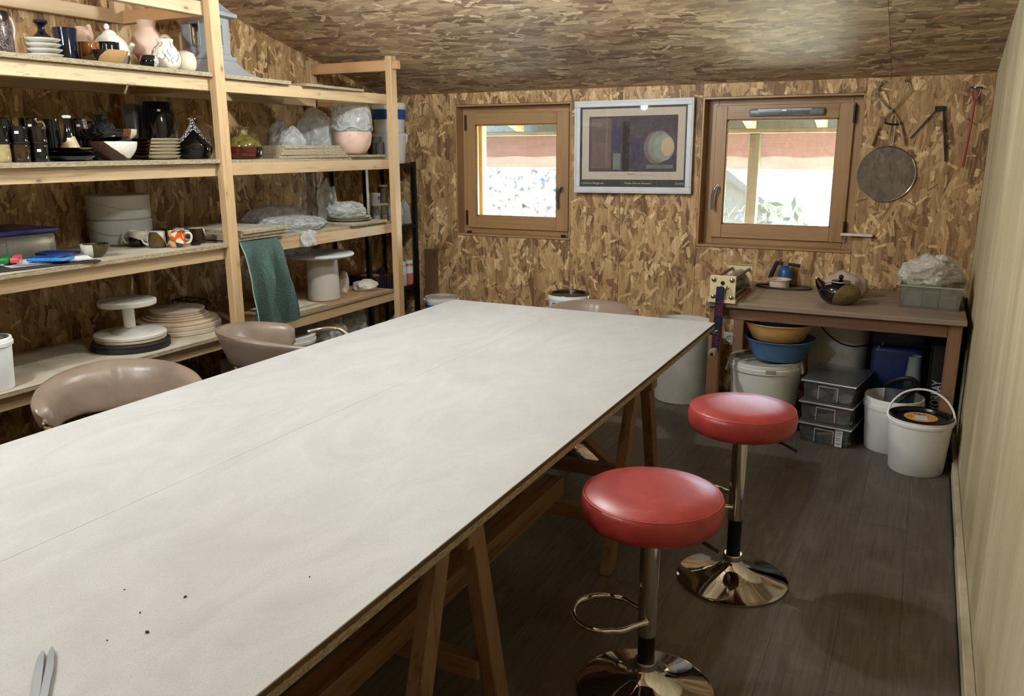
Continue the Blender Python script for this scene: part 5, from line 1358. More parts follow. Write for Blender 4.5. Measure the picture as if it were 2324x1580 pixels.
jar('glass jar on top of the metal shelf nearest the wooden post', (-3.53, 4.965, MZ[3]), 0.034, 0.15, JG)
jar('white lidded jar of pale powder, left on the middle metal shelf', (-3.56, 4.93, MZ[2]), 0.038, 0.175, WP, (206, 200, 190), 0.5)
jar('white lidded jar of pale powder, right on the middle metal shelf', (-3.56, 5.02, MZ[2]), 0.038, 0.175, WP, (206, 200, 190), 0.5)
tubj = thing('plastic_tub', 'small white tub with a blue label on the powder jars', 'tub', (-3.562, 4.93, MZ[2] + 0.1755), 0)
part('tub', B().lathe(vessel([(0.030, 0), (0.032, 0.003), (0.037, 0.072)], 0.002), 26), WP, tubj)
part('label', B().box(-0.001, 0.001, -0.011, 0.011, 0.028, 0.052), BLUEB, tubj, 0, (0.0345, -0.006, 0), (0, 0, rad(-12)))
jar('amber jar with a white lid and paper label on the powder jars', (-3.56, 5.022, MZ[2] + 0.1755), 0.036, 0.128, WP, (150, 104, 52), 0.8)
jar('glass jar of amber glaze at the back of the middle metal shelf', (-3.66, 5.11, MZ[2]), 0.036, 0.16, WP, (130, 90, 46), 0.7)
wrapped('cloth_bag', 'white cloth bag on the middle metal shelf', 'bag', (-3.58, 5.20, MZ[2]), (0.06, 0.055, 0.11), 67, plain('cloth_white', (204, 198, 184), 0.9), 0.15, 0.1, 0, 'bags on the metal shelf')
wrapped('cloth_bag', 'grey white plastic bag at the end of the middle metal shelf', 'bag', (-3.56, 5.295, MZ[2]), (0.045, 0.022, 0.10), 71, FILM_M, 0.15, 0.1, 0, 'bags on the metal shelf')
for i, (y_, c_, lb, fl) in enumerate([(5.185, (206, 202, 196), 'white paint bottle on the lower metal shelf', (206, 204, 198)), (5.275, (214, 120, 112), 'pink paint bottle with white top on the lower metal shelf', (214, 118, 110))]):
    j = thing('paint_bottle', lb, 'bottle', (-3.52, y_, MZ[1]), 0, 'paint bottles on the metal shelf')
    part('bottle', B().lathe([(0, 0), (0.028, 0), (0.029, 0.004), (0.029, 0.145), (0.022, 0.158), (0, 0.158)], 26), plain('bottle_%d' % i, fl, 0.35), j)
    part('label', B().lathe([(0.0293, 0.085), (0.0296, 0.085), (0.0296, 0.14), (0.0293, 0.14)], 26), WP, j)
    part('cap', B().lathe([(0, 0.1585), (0.027, 0.1585), (0.027, 0.184), (0, 0.186)], 22), WP, j)
bkk = thing('navy_basket', 'navy blue perforated basket on the lower metal shelf', 'basket', (-3.60, 4.90, MZ[1]), 0)
NV = plain('navy_plastic', (28, 34, 72), 0.4)
part('tray', B().box(-0.11, 0.11, -0.12, 0.12, 0, 0.006, 0.002), NV, bkk, 0)
for k in range(9):
    yy = -0.115 + 0.0285 * k
    part('slat', B().box(0.107, 0.112, yy, yy + 0.014, 0.006, 0.115), NV, bkk, 0)
    part('slat', B().box(-0.112, -0.107, yy, yy + 0.014, 0.006, 0.115), NV, bkk, 0)
for k in range(8):
    xx = -0.107 + 0.0285 * k
    part('slat', B().box(xx, xx + 0.014, -0.12, -0.115, 0.006, 0.115), NV, bkk, 0)
    part('slat', B().box(xx, xx + 0.014, 0.115, 0.12, 0.006, 0.115), NV, bkk, 0)
part('rim', B().tube([(-0.11, -0.118, 0.118), (0.11, -0.118, 0.118), (0.11, 0.118, 0.118), (-0.11, 0.118, 0.118)], 0.006, 8, True), plain('basket_rim_red', (120, 36, 30), 0.3), bkk)
single('plastic_pot', B().lathe(vessel(sm([(0.06, 0), (0.064, 0.01), (0.07, 0.10)], 3), 0.003), 30).lathe([(0, 0.101), (0.073, 0.101), (0.073, 0.112), (0, 0.114)], 30), WP2, 'white lidded plastic pot sitting in the navy basket', 'pot', (-3.60, 4.87, MZ[1] + 0.0065))
wrapped('dark_tools', 'dark tool bundle sticking out of the navy basket', 'tools', (-3.57, 4.975, MZ[1] + 0.0065), (0.035, 0.026, 0.085), 73, plain('tool_dark', (30, 26, 28), 0.5), 0.3, 0.2, 0, None)
wrapped('cloth_bag', 'pale bag on the bottom plate of the metal shelf', 'bag', (-3.56, 5.17, MZ[0]), (0.09, 0.12, 0.13), 79, FILM_M, 0.15, 0.1, 0, 'bags on the metal shelf')

# leaning brown plank, corner buckets
single('leaning_plank', B().box(-0.055, 0.055, -0.011, 0.011, 0, 0.84, 0.002), wood('plank_dark', (112, 80, 54), (70, 48, 32), 'z', 0.7, 0.8), 'dark brown plank leaning against the back wall in the corner', 'plank', (-3.385, 5.36, 0.002), 0, None, 0, (rad(-1.5), 0, 0))
bl = bucket('paint_tub', 'white tub with blue label and dusty lid in the far left corner', (-3.10, 5.05, 0), 0.105, 0.115, 0.545, WP2, plain('lid_dusty', (178, 172, 160), 0.8), 0.03, rad(-60), rad(30))
part('blue_label', B().lathe([(0.1135, 0.40), (0.1150, 0.40), (0.1168, 0.50), (0.1153, 0.50)], 48), BLUEB, bl)
bk2 = bucket('black_lid_bucket', 'white bucket with a glossy black lid against the back wall', (-2.085, 5.03, 0), 0.118, 0.134, 0.648, WP, plain('lid_black', (22, 22, 24), 0.22), 0.032, rad(-70), 0)
part('blue_label', B().box(-0.001, 0.001, -0.03, 0.03, 0.52, 0.60), BLUEB, bk2, 0, (0.1325 * math.cos(rad(-108)), 0.1325 * math.sin(rad(-108)), 0), (0, 0, rad(-108)))
# ================================================================= side bench under the right window
DZ = 0.753
M_desk = wood('bench_top_wood', (146, 126, 110), (120, 102, 88), 'x', 0.55, 0.8, False)
M_desk_leg = wood('bench_leg_wood', (144, 106, 78), (100, 70, 48), 'z', 0.5, 1.0, False)
M_apron = wood('bench_apron_wood', (126, 92, 70), (92, 64, 48), 'x', 0.5, 0.8, False)
dk = thing('side_bench', 'brown wooden bench with apron below the right window', 'bench', (0, 0, 0))
part('bench_top', B().box(-1.056, 0.246, 4.562, 5.39, DZ - 0.026, DZ, 0.003), M_desk, dk, 0)
part('apron', B().box(-0.974, 0.166, 4.605, 4.63, 0.655, DZ - 0.0265, 0.002), M_apron, dk, 0)
part('apron', B().box(-0.974, 0.166, 5.33, 5.355, 0.655, DZ - 0.0265, 0.002), M_apron, dk, 0)
for xx in (-1.025, 0.205):
    part('side_apron', B().box(xx, xx + 0.022, 4.66, 5.30, 0.655, DZ - 0.0265, 0.002), M_apron, dk, 0)
for xx in (-1.038, 0.167):
    for yy in (4.592, 5.30):
        part('leg', B().box(xx, xx + 0.064, yy, yy + 0.064, 0.001, DZ - 0.0265, 0.003), M_desk_leg, dk, 0)

# ---- slab roller
IV = plain('ivory_steel', (222, 206, 158), 0.35, 0, 0.03, 8)
DKS = plain('dark_steel', (70, 74, 84), 0.3, 0.8)
sr = thing('slab_roller', 'ivory hand cranked slab roller at the left end of the bench', 'roller', (0, -0.048, DZ))
for yy in (4.605, 5.085):
    part('side_plate', B().box(-1.036, -0.894, yy, yy + 0.012, 0.0005, 0.152, 0.002), IV, sr, 0)
    part('foot_flange', B().box(-1.042, -0.888, yy - 0.012, yy + 0.03, 0.0005, 0.02, 0.002), IV, sr, 0)
part('top_flange', B().box(-1.036, -0.894, 5.085, 5.13, 0.146, 0.152, 0.002), IV, sr, 0)
for xx in (-1.015, -0.915):
    for zz in (0.033, 0.130):
        part('tie_rod', B().cyl((xx, 4.617, zz), (xx, 5.085, zz), 0.0085, 14), DKS, sr)
        bo = part('bolt', B().lathe([(0, 0), (0.013, 0), (0.013, 0.005), (0.009, 0.009), (0, 0.010)], 16, M=Matrix.Translation((xx, 4.605, zz)) @ Matrix.Rotation(rad(90), 4, 'X')), M_steel, sr)
part('bearing', B().lathe([(0, 0), (0.011, 0), (0.011, 0.004), (0, 0.005)], 16, M=Matrix.Translation((-0.966, 4.605, 0.112)) @ Matrix.Rotation(rad(90), 4, 'X')), M_black, sr)
part('roller', B().cyl((-0.966, 4.617, 0.102), (-0.966, 5.085, 0.102), 0.027, 26), plain('roller_steel', (150, 140, 130), 0.4, 0.3), sr)
part('roller', B().cyl((-0.966, 4.617, 0.050), (-0.966, 5.085, 0.050), 0.024, 26), plain('roller_steel', (150, 140, 130), 0.4, 0.3), sr)
part('base_board', B().box(-0.99, -0.892, 4.636, 5.07, 0.0005, 0.016, 0.002), wood('roller_base', (150, 104, 70), (110, 72, 46), 'y', 0.6), sr, 0)
ck = part('crank_arm', B().boxm(Matrix.Translation((-0.9775, 4.583, -0.092)) @ Matrix.Rotation(rad(1.5), 4, 'Y') @ Matrix.Diagonal((0.044, 0.007, 0.37, 1)), 0.003), plain('crank_navy', (26, 30, 62), 0.4), sr, 0, label='navy flat crank arm with red lettering')
part('crank_axle', B().cyl((-0.972, 4.575, 0.078), (-0.972, 4.606, 0.078), 0.017, 18), plain('crank_navy', (26, 30, 62), 0.4), sr)
part('thumb_screw', B().cyl((-0.95, 4.583, 0.075), (-0.925, 4.583, 0.088), 0.004, 8).cyl((-0.945, 4.583, 0.066), (-0.935, 4.583, 0.1), 0.003, 8), M_black, sr)
RDT = plain('red_lettering', (124, 28, 40), 0.5)
text('lettering', 'TIRE', 0.050, RDT, ck, (-0.974, 4.5788, 0.022), (rad(90), rad(88.5), 0), 0.0003)
text('lettering', '+', 0.03, RDT, ck, (-0.977, 4.5788, -0.083), (rad(90), rad(88.5), 0), 0.0003)
text('lettering', 'ZAP', 0.046, RDT, ck, (-0.982, 4.5788, -0.155), (rad(90), rad(88.5), 0), 0.0003)
kn = part('crank_grip', B().lathe([(0, 0), (0.017, 0), (0.021, 0.02), (0.022, 0.05), (0.019, 0.08), (0, 0.08)], 22, M=Matrix.Translation((-0.983, 4.579, -0.272)) @ Matrix.Rotation(rad(90), 4, 'X')), wood('grip_wood', (184, 160, 130), (140, 116, 90), 'y', 0.5), sr)
part('grip_cap', B().lathe([(0, 0), (0.012, 0), (0.009, 0.006), (0, 0.008)], 16, M=Matrix.Translation((-0.983, 4.499, -0.272)) @ Matrix.Rotation(rad(90), 4, 'X')), M_chrome, sr)

# ---- things on the bench
pot('cream_dish', 'small cream straight sided dish standing in the dark ring', 'dish', (-0.762, 5.215, DZ + 0.0015), [(0.058, 0), (0.060, 0.003), (0.061, 0.042), (0.061, 0.046), (0.071, 0.050), (0.071, 0.054)], plain('cream_bisque', (222, 200, 178), 0.6), sub=2, group=None)
single('belt_ring', B().tube([(0.14 * math.cos(a) * (1.35 if math.cos(a) < 0 else 1), 0.078 * math.sin(a), 0.006) for a in [2 * PI * k / 40 for k in range(40)]], 0.0055, 8, True), plain('brown_rubber', (62, 44, 36), 0.6), 'dark brown rubber ring lying round the cream dish', 'ring', (-0.71, 5.225, DZ + 0.0005))
bt_ = thing('blow_torch', 'blue gas canister blow torch behind the cream dish', 'torch', (-0.745, 5.335, DZ + 0.0005))
BLC = plain('torch_blue', (40, 92, 148), 0.35, 0.1)
part('canister', B().lathe([(0, 0), (0.042, 0), (0.044, 0.005), (0.044, 0.085), (0.036, 0.105), (0.020, 0.115), (0.012, 0.117), (0, 0.118)], 30), BLC, bt_)
part('valve', B().box(-0.018, 0.018, -0.013, 0.013, 0.118, 0.145, 0.003), M_steel, bt_)
part('nozzle', B().cyl((0.018, 0, 0.133), (0.085, 0, 0.126), 0.009, 14, 0.0105), M_black, bt_)
part('grip', B().bar((-0.018, 0, 0.135), (-0.06, 0, 0.14), 0.02, 0.022, 0.004).bar((-0.055, 0, 0.145), (-0.095, 0, 0.028), 0.024, 0.032, 0.006, (0, 1, 0)), plain('torch_black', (22, 26, 34), 0.45), bt_)
part('knob', B().cyl((-0.034, 0, 0.146), (-0.034, 0, 0.162), 0.008, 12), plain('knob_red', (150, 70, 58), 0.5), bt_)
bp = thing('bird_teapot', 'black and olive bird shaped teapot on the bench', 'teapot', (-0.375, 4.80, DZ + 0.0005), rad(-6))
bp.scale = (1.08, 1.08, 1.18)
BGL = two_tone('bird_glaze', (12, 12, 14), (110, 92, 54), (1.0, -0.35, -0.55), -0.012, 0.06, None, 0.006)
part('body', B().lathe([(0, 0)] + sm([(0.04, 0.0), (0.07, 0.02), (0.085, 0.052), (0.072, 0.085), (0.04, 0.10), (0.028, 0.102)], 5) + [(0.0, 0.10)], 40, sx=1.22, sy=0.95), BGL, bp)
part('spout', B().tube(smooth_path([(-0.075, 0, 0.06), (-0.10, 0, 0.085), (-0.118, 0, 0.112)]), 0.012, 14, rr=[0.036 - 0.028 * k / 12 for k in range(13)]), BLK, bp)
part('spout_tip', B().tube([(-0.1185, 0, 0.1125), (-0.125, 0, 0.121)], 0.006, 10), CREAM, bp)
part('lid', B().lathe([(0, 0.102), (0.040, 0.104), (0.046, 0.107), (0.046, 0.110), (0.02, 0.114), (0, 0.115)], 30), BLK, bp)
part('lid_edge', B().tube([(0.047 * math.cos(a), 0.047 * math.sin(a), 0.1055) for a in [2 * PI * k / 36 for k in range(36)]], 0.002, 6, True), CREAM, bp)
part('knob', B().ball((0, 0, 0.126), 0.0125, 1, 1, 1, 2), BLK, bp)
hp_ = smooth_path([(0.03, 0.028, 0.095), (-0.01, 0.03, 0.15), (0.03, 0.03, 0.172), (0.085, 0.028, 0.15), (0.105, 0.02, 0.09)])
single('linen_cloth', B().blob((0, 0, 0), (0.095, 0.085, 0.085), 83, 0.28, 2.6, 0.12, 5.0, 4), plain('linen_beige', (188, 166, 148), 0.9), 'beige linen cloth heaped behind the bird teapot', 'cloth', (-0.375, 5.065, DZ + 0.0005), rad(20), None, 80)
pbx = thing('plastic_bin', 'grey translucent plastic bin at the right end of the bench', 'bin', (0.078, 4.945, DZ + 0.0005), rad(-4))
MILK = glassy('milky_bin', (0.85, 0.86, 0.82, 1), 0.2, (190, 190, 178), 0.12)
pp = B()
def trough(b, w, d, h, tp, th=0.003):
    # tapered open box: outer and inner walls
    o0 = [(-w * tp, -d * tp), (w * tp, -d * tp), (w * tp, d * tp), (-w * tp, d * tp)]
    o1 = [(-w, -d), (w, -d), (w, d), (-w, d)]
    V = lambda L, z, e: [b.b.verts.new((x - math.copysign(e, x), y - math.copysign(e, y), z)) for x, y in L]
    r0_, r1_, r2_, r3_ = V(o0, 0, 0), V(o1, h, 0), V(o1, h, th), V(o0, th, th)
    b.b.faces.new(r0_[::-1]); b.b.faces.new(r3_)
    for p, q in ((r0_, r1_), (r1_, r2_), (r2_, r3_)):
        for k in range(4):
            b.b.faces.new((p[k], p[(k + 1) % 4], q[(k + 1) % 4], q[k]))
    return b
part('tub', trough(pp, 0.152, 0.115, 0.118, 0.93), MILK, pbx, 0)
part('rim', B().tube([(-0.154, -0.117, 0.119), (0.154, -0.117, 0.119), (0.154, 0.117, 0.119), (-0.154, 0.117, 0.119)], 0.006, 8, True), glassy('rim_clear', (0.9, 0.9, 0.88, 1), 0.5, (190, 190, 182)), pbx)
for i, (xx, w_, h_) in enumerate([(-0.085, 0.045, 0.075), (0.0, 0.038, 0.088), (0.085, 0.04, 0.06)]):
    part('contents', B().box(xx - w_, xx + w_, -0.07, 0.07, 0.005, h_, 0.004), plain('bin_block_%d' % i, [(196, 190, 176), (168, 160, 146), (186, 178, 160)][i], 0.8), pbx, 0)
bag = thing('carrier_bag', 'knotted white carrier bag on the plastic bin', 'bag', (0.055, 4.945, DZ + 0.122), 0)
part('bag', B().blob((0, 0, 0), (0.13, 0.098, 0.088), 89, 0.2, 3.0, 0.13, 7.0, 5), film('bag_white', (232, 228, 216), 0.82, 0.2, 0.3), bag, 80)
for a, l_ in ((0.4, 0.07), (2.6, 0.05), (-0.6, 0.06)):
    part('knot_ear', B().blob((0.02 + l_ * 0.6 * math.cos(a), -0.04, 0.11 + l_ * 0.4 * abs(math.sin(a))), (0.035, 0.018, 0.022), int(l_ * 1000), 0.3, 3, 0.2, 6, 3), film('bag_white', (232, 228, 216), 0.82, 0.2, 0.3), bag, 80)

# ================================================================= under the bench
wbn = bucket('large_tub', 'large white lidded tub carrying the blue and yellow basins', (-0.742, 4.80, 0), 0.172, 0.200, 0.405, WP, plain('lid_grey', (178, 176, 170), 0.5), 0.055, None, 0, None)
part('label_mark', B().box(-0.028, 0.028, -0.0008, 0.0008, -0.009, 0.009), plain('embossed_grey', (176, 174, 166), 0.6), wbn, 0, (0.062, -0.198, 0.372), (0, 0, rad(17)))
part('side_lug', B().boxm(Matrix.Translation((-0.207, -0.02, 0.355)) @ Matrix.Rotation(rad(14), 4, 'Y') @ Matrix.Diagonal((0.018, 0.05, 0.085, 1)), 0.006), WP, wbn)
part('side_lug', B().boxm(Matrix.Translation((0.205, -0.01, 0.365)) @ Matrix.Rotation(rad(-14), 4, 'Y') @ Matrix.Diagonal((0.018, 0.05, 0.06, 1)), 0.006), WP, wbn)
def basin(label, loc, r, h, mat):
    pr = [(0, 0), (r * 0.66, 0), (r * 0.72, 0.006), (r * 0.86, h * 0.6), (r * 0.93, h - 0.012), (r * 0.94, h - 0.006), (r, h - 0.004), (r * 1.005, h), (r * 0.95, h + 0.001), (r * 0.92, h - 0.008), (r * 0.84, h * 0.6), (r * 0.70, 0.009), (0, 0.004)]
    return single('wash_basin', B().lathe(pr, 64), mat, label, 'basin', loc, 0, 'plastic wash basins', 40)
basin('blue plastic wash basin standing on the white tub', (-0.672, 4.80, 0.4135), 0.196, 0.122, plain('basin_blue', (78, 112, 150), 0.35, 0, 0.03, 5))
basin('yellow plastic wash basin nested in the blue basin', (-0.684, 4.80, 0.526), 0.199, 0.105, plain('basin_yellow', (226, 178, 104), 0.33, 0, 0.03, 5))
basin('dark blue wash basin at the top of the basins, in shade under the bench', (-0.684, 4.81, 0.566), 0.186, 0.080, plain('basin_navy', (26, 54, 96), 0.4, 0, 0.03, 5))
single('cane', B().cyl((0, 0, 0), (-0.055, -0.03, 0.12), 0.003, 8), plain('cane_grey', (150, 140, 130), 0.6), 'thin grey stick leaning on the rim of the blue basin', 'stick', (-0.868, 4.70, 0.46))
gb = bucket('grey_bucket', 'grey white bucket with a black cord handle at the back under the bench', (-0.385, 5.15, 0), 0.150, 0.172, 0.64, WP2, WP2, 0.05, None, 0, None)
part('cord_handle', B().tube(smooth_path([(-0.13, -0.125, 0.635), (-0.07, -0.168, 0.56), (0.02, -0.19, 0.50), (0.10, -0.165, 0.48), (0.16, -0.08, 0.475)]), 0.004, 8), plain('black_rubber', (24, 24, 24), 0.6), gb)
CLR = glassy('clear_box', (0.97, 0.98, 0.98, 1), 0.10, (214, 218, 218), 0.08)
CLRL = glassy('clear_box_edge', (0.94, 0.95, 0.95, 1), 0.62, (222, 226, 226), 0.1)
def clear_box(label, z, fill, rz, loc):
    r = thing('clear_box', label, 'box', (loc[0], loc[1], z), rz, 'stacked clear plastic boxes')
    w_, d_, h_ = 0.135, 0.19, 0.112
    part('tub', trough(B(), w_, d_, h_, 0.92, 0.002), CLR, r, 0)
    part('lid', B().box(-w_ - 0.008, w_ + 0.008, -d_ - 0.008, d_ + 0.008, h_ + 0.0005, h_ + 0.008, 0.003), CLR, r, 0)
    part('lid_edge', B().tube([(-w_ - 0.007, -d_ - 0.007, h_ - 0.004), (w_ + 0.007, -d_ - 0.007, h_ - 0.004), (w_ + 0.007, d_ + 0.007, h_ - 0.004), (-w_ - 0.007, d_ + 0.007, h_ - 0.004)], 0.005, 8, True), CLRL, r)
    ph = B()
    for x0, x1, z0, z1 in ((-0.052, -0.048, 0.012, 0.085), (0.048, 0.052, 0.012, 0.085), (-0.052, 0.052, 0.083, 0.087)):
        ph.box(x0, x1, -d_ * 0.985, -d_ * 0.965 + 0.004, z0, z1)
    part('moulded_panel', ph, CLRL, r, 0)
    for i, (sz, ps, c_, sd) in enumerate(fill):
        nm = 'box_item_%d_%d_%d' % c_
        part('contents', B().blob((0, 0, 0), sz, sd, 0.25, 3, 0.15, 6, 3), plain(nm, c_, 0.6), r, 60, ps)
    return r
fz = rad(-9)
f1 = [((0.05, 0.06, 0.02), (-0.06, -0.10, 0.004), (54, 80, 160), 1), ((0.06, 0.05, 0.018), (0.05, -0.11, 0.004), (190, 150, 110), 2), ((0.09, 0.08, 0.03), (0.0, 0.05, 0.004), (92, 70, 52), 3), ((0.03, 0.03, 0.018), (-0.10, -0.12, 0.004), (150, 44, 52), 4), ((0.03, 0.03, 0.02), (0.095, -0.13, 0.004), (96, 120, 50), 5)]
f2 = [((0.085, 0.05, 0.014), (0.02, -0.115, 0.004), (206, 198, 180), 6), ((0.05, 0.045, 0.03), (-0.06, -0.06, 0.004), (60, 64, 120), 7), ((0.055, 0.05, 0.035), (0.05, -0.03, 0.004), (190, 62, 80), 8), ((0.03, 0.03, 0.02), (0.095, -0.12, 0.004), (96, 130, 60), 9), ((0.07, 0.08, 0.03), (-0.03, 0.07, 0.004), (120, 104, 96), 10)]
f3 = [((0.045, 0.05, 0.022), (-0.075, -0.10, 0.004), (206, 204, 198), 11), ((0.04, 0.05, 0.02), (0.075, -0.11, 0.004), (200, 202, 202), 12), ((0.012, 0.03, 0.032), (0.03, -0.12, 0.004), (206, 206, 204), 13), ((0.09, 0.08, 0.03), (0.0, 0.06, 0.004), (120, 116, 112), 14)]
cb1 = clear_box('clear plastic box of brushes, lowest of the stack', 0.001, f1, fz, (-0.345, 4.765))
cb2 = clear_box('clear plastic box of coloured packets, middle of the stack', 0.1225, f2, fz, (-0.345, 4.765))
cb3 = clear_box('clear plastic box of white moulds, top of the stack', 0.244, f3, fz, (-0.342, 4.765))
bcs = part('barcode_sticker', B().box(0.062, 0.100, -0.1905, -0.1895, 0.004, 0.098), PAPER, cb1, 0)
for i, (a, c) in enumerate([(0.080, 0.094), (0.050, 0.072), (0.020, 0.044)]):
    part('printed_lines', B().box(0.067, 0.095 - 0.006 * (i == 1), -0.1911, -0.1906, a, a + 0.0035).box(0.067, 0.090, -0.1911, -0.1906, c - 0.004, c - 0.0015), plain('print_grey', (90, 90, 92), 0.7), bcs, 0)
for i in range(4):
    part('brush_handle', B().cyl((-0.05, -0.155 + 0.012 * i, 0.040), (0.055, -0.145 + 0.01 * i, 0.052 + 0.004 * i), 0.003, 8), plain('brush_wood', (206, 168, 128), 0.4), cb1)
bj_ = thing('blue_container', 'dark blue plastic container at the back under the bench', 'container', (-0.055, 5.12, 0.001))
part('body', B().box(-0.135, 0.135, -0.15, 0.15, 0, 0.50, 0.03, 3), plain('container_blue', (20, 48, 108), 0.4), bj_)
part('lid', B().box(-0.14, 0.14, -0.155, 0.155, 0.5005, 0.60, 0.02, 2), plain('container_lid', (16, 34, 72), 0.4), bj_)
part('wing_label', B().box(-0.105, -0.095, -0.1565, -0.155, 0.49, 0.502).box(-0.088, -0.080, -0.1565, -0.155, 0.505, 0.518), plain('label_yellow', (186, 172, 96), 0.6), bj_, 0)
single('clear_bottle', B().lathe(vessel(sm([(0.04, 0), (0.044, 0.01), (0.044, 0.30), (0.036, 0.40), (0.034, 0.47)], 3), 0.002), 28), glassy('bottle_clear', (0.9, 0.92, 0.93, 1), 0.35, (206, 210, 212), 0.1), 'clear plastic bottle in front of the blue container', 'bottle', (0.035, 4.925, 0.001))
yb = thing('black_bag', 'tall black bag with white YORBAY lettering beside the wall', 'bag', (0.184, 5.05, 0.001))
BKF = plain('black_fabric', (16, 16, 18), 0.7, 0, 0.2, 60)
part('bag', B().box(-0.075, 0.032, -0.20, 0.22, 0, 0.640, 0.018, 2), BKF, yb)
part('bag_seam', B().tube([(-0.073, -0.201, 0.02), (-0.073, -0.201, 0.62)], 0.003, 6), BKF, yb)
yt = text('lettering', 'YORBAY', 0.070, plain('print_white', (206, 206, 206), 0.6), yb, (-0.026, -0.2008, 0.195), (rad(90), rad(-90), 0), 0.0004, 0.0012)
yt.scale = (0.62, 1, 1)
wb1 = bucket('white_pail', 'open white pail holding a black visor under the bench', (-0.045, 4.70, 0), 0.128, 0.145, 0.295, WP, None, 0.06, rad(-58), rad(-30))
vis = thing('face_visor', 'black framed visor stuffed into the open white pail', 'visor', (-0.032, 4.70, 0.012))
def visf(u, v):
    a = rad(-60 + 200 * u)
    return Vector((0.085 * math.cos(a), 0.08 * math.sin(a), 0.10 + 0.22 * v + 0.05 * math.sin(u * PI) * v))
part('shield', B().sheet(visf, 24, 8, 0.002), glassy('visor_dark', (0.35, 0.36, 0.38, 1), 0.35, (40, 42, 46), 0.1), vis)
part('frame', B().tube([visf(k / 24, 1.0) for k in range(25)], 0.012, 8), plain('visor_black', (18, 18, 20), 0.5), vis)
part('strap', B().tube([visf(0.1, 0.2), (-0.06, -0.07, 0.2), visf(0.25, 0.9)], 0.010, 8), plain('visor_black', (18, 18, 20), 0.5), vis)
part('stem', B().box(-0.03, 0.03, -0.02, 0.02, 0.0, 0.12, 0.006), plain('visor_black', (18, 18, 20), 0.5), vis)
wb2 = bucket('lidded_pail', 'white pail with black lid and orange label nearest on the floor', (0.088, 4.425, 0), 0.128, 0.146, 0.283, WP, plain('lid_black', (22, 22, 24), 0.22), 0.03, rad(62), rad(4))
lb_ = part('lid_label', B().lathe([(0, 0.2755), (0.078, 0.2755), (0.078, 0.2762), (0, 0.2764)], 40), plain('label_orange', (222, 164, 82), 0.6), wb2)
part('label_print', B().box(-0.03, 0.028, -0.052, 0.03, 0.2765, 0.2769), plain('label_white', (214, 216, 220), 0.6), lb_, 0)
part('label_print', B().prism([(-0.03, 0.03), (0.028, 0.03), (0.02, 0.055), (0.008, 0.034), (-0.004, 0.058), (-0.016, 0.034), (-0.026, 0.055)], 'z', 0.2765, 0.2769), plain('label_blue', (44, 70, 140), 0.6), lb_, 0)
for i in range(3):
    part('label_print', B().box(-0.066 + 0.004 * i, -0.038, -0.012 + 0.012 * i, -0.008 + 0.012 * i, 0.2765, 0.2768), plain('label_ink', (150, 84, 40), 0.6), lb_, 0)
bn2 = bucket('tall_bin', 'scuffed white plastic bin between the table and the bench', (-1.318, 5.10, 0), 0.165, 0.182, 0.52, WP2, None, 0.05, None, 0, None)

# ================================================================= on the back wall
OUT = plain('outlet_white', (226, 224, 216), 0.4)
ol = thing('wall_socket', 'white french wall socket on the back wall under the bench', 'socket', (-1.075, YB, 0.362))
part('plate', B().box(-0.042, 0.042, -0.010, -0.0005, -0.042, 0.042, 0.003), OUT, ol, 0)
part('well', B().lathe([(0.022, 0), (0.026, 0), (0.026, 0.004), (0.022, 0.004)], 28, M=Matrix.Translation((0, -0.010, -0.004)) @ Matrix.Rotation(rad(90), 4, 'X')), plain('socket_grey', (150, 148, 142), 0.5), ol)
part('pins', B().cyl((-0.009, -0.0125, -0.004), (-0.009, -0.0101, -0.004), 0.003, 10).cyl((0.009, -0.0125, -0.004), (0.009, -0.0101, -0.004), 0.003, 10).cyl((0, -0.02, 0.008), (0, -0.0101, 0.008), 0.0028, 10), M_black, ol)
# framed poster
pst = thing('framed_poster', 'white framed exhibition poster hanging between the two windows', 'poster', (-1.784, YB - 0.035, 1.602), rot=(rad(-0.41), rad(-0.4), rad(1.74)))
FW, FH = 0.405, 0.3025
FRW = plain('frame_white', (206, 208, 210), 0.45, 0, 0.05, 8)
for nm, x0, x1, z0, z1 in (('top', -FW, FW, FH - 0.042, FH), ('bottom', -FW, FW, -FH, -FH + 0.042), ('l', -FW, -FW + 0.042, -FH + 0.042, FH - 0.042), ('r', FW - 0.042, FW, -FH + 0.042, FH - 0.042)):
    part('frame_rail', B().box(x0, x1, -0.014, 0.012, z0, z1, 0.004, 2), FRW, pst, 0)
for x0, x1, z0, z1 in ((-FW + 0.012, FW - 0.012, FH - 0.016, FH - 0.010), (-FW + 0.012, FW - 0.012, -FH + 0.010, -FH + 0.016), (-FW + 0.010, -FW + 0.016, -FH + 0.012, FH - 0.012), (FW - 0.016, FW - 0.010, -FH + 0.012, FH - 0.012)):
    part('frame_bead', B().box(x0, x1, -0.0175, -0.0142, z0, z1, 0.001), FRW, pst, 0)
PZ0, PZ1, PX = -FH + 0.042, FH - 0.042, FW - 0.042
shp = part('poster_sheet', B().box(-PX, PX, 0.0, 0.004, PZ0, PZ1), plain('poster_green', (30, 44, 42), 0.6, 0, 0.03), pst, 0)
part('mount', B().box(-PX + 0.012, PX - 0.012, -0.0012, -0.0001, PZ0 + 0.048, PZ1 - 0.012), plain('mount_beige', (206, 192, 172), 0.7, 0, 0.03), shp, 0)
art = part('print_field', B().box(-0.302, 0.302, -0.0024, -0.0013, -0.160, 0.200), plain('print_violet', (72, 64, 78), 0.7, 0, 0.25, 9.0), shp, 0)
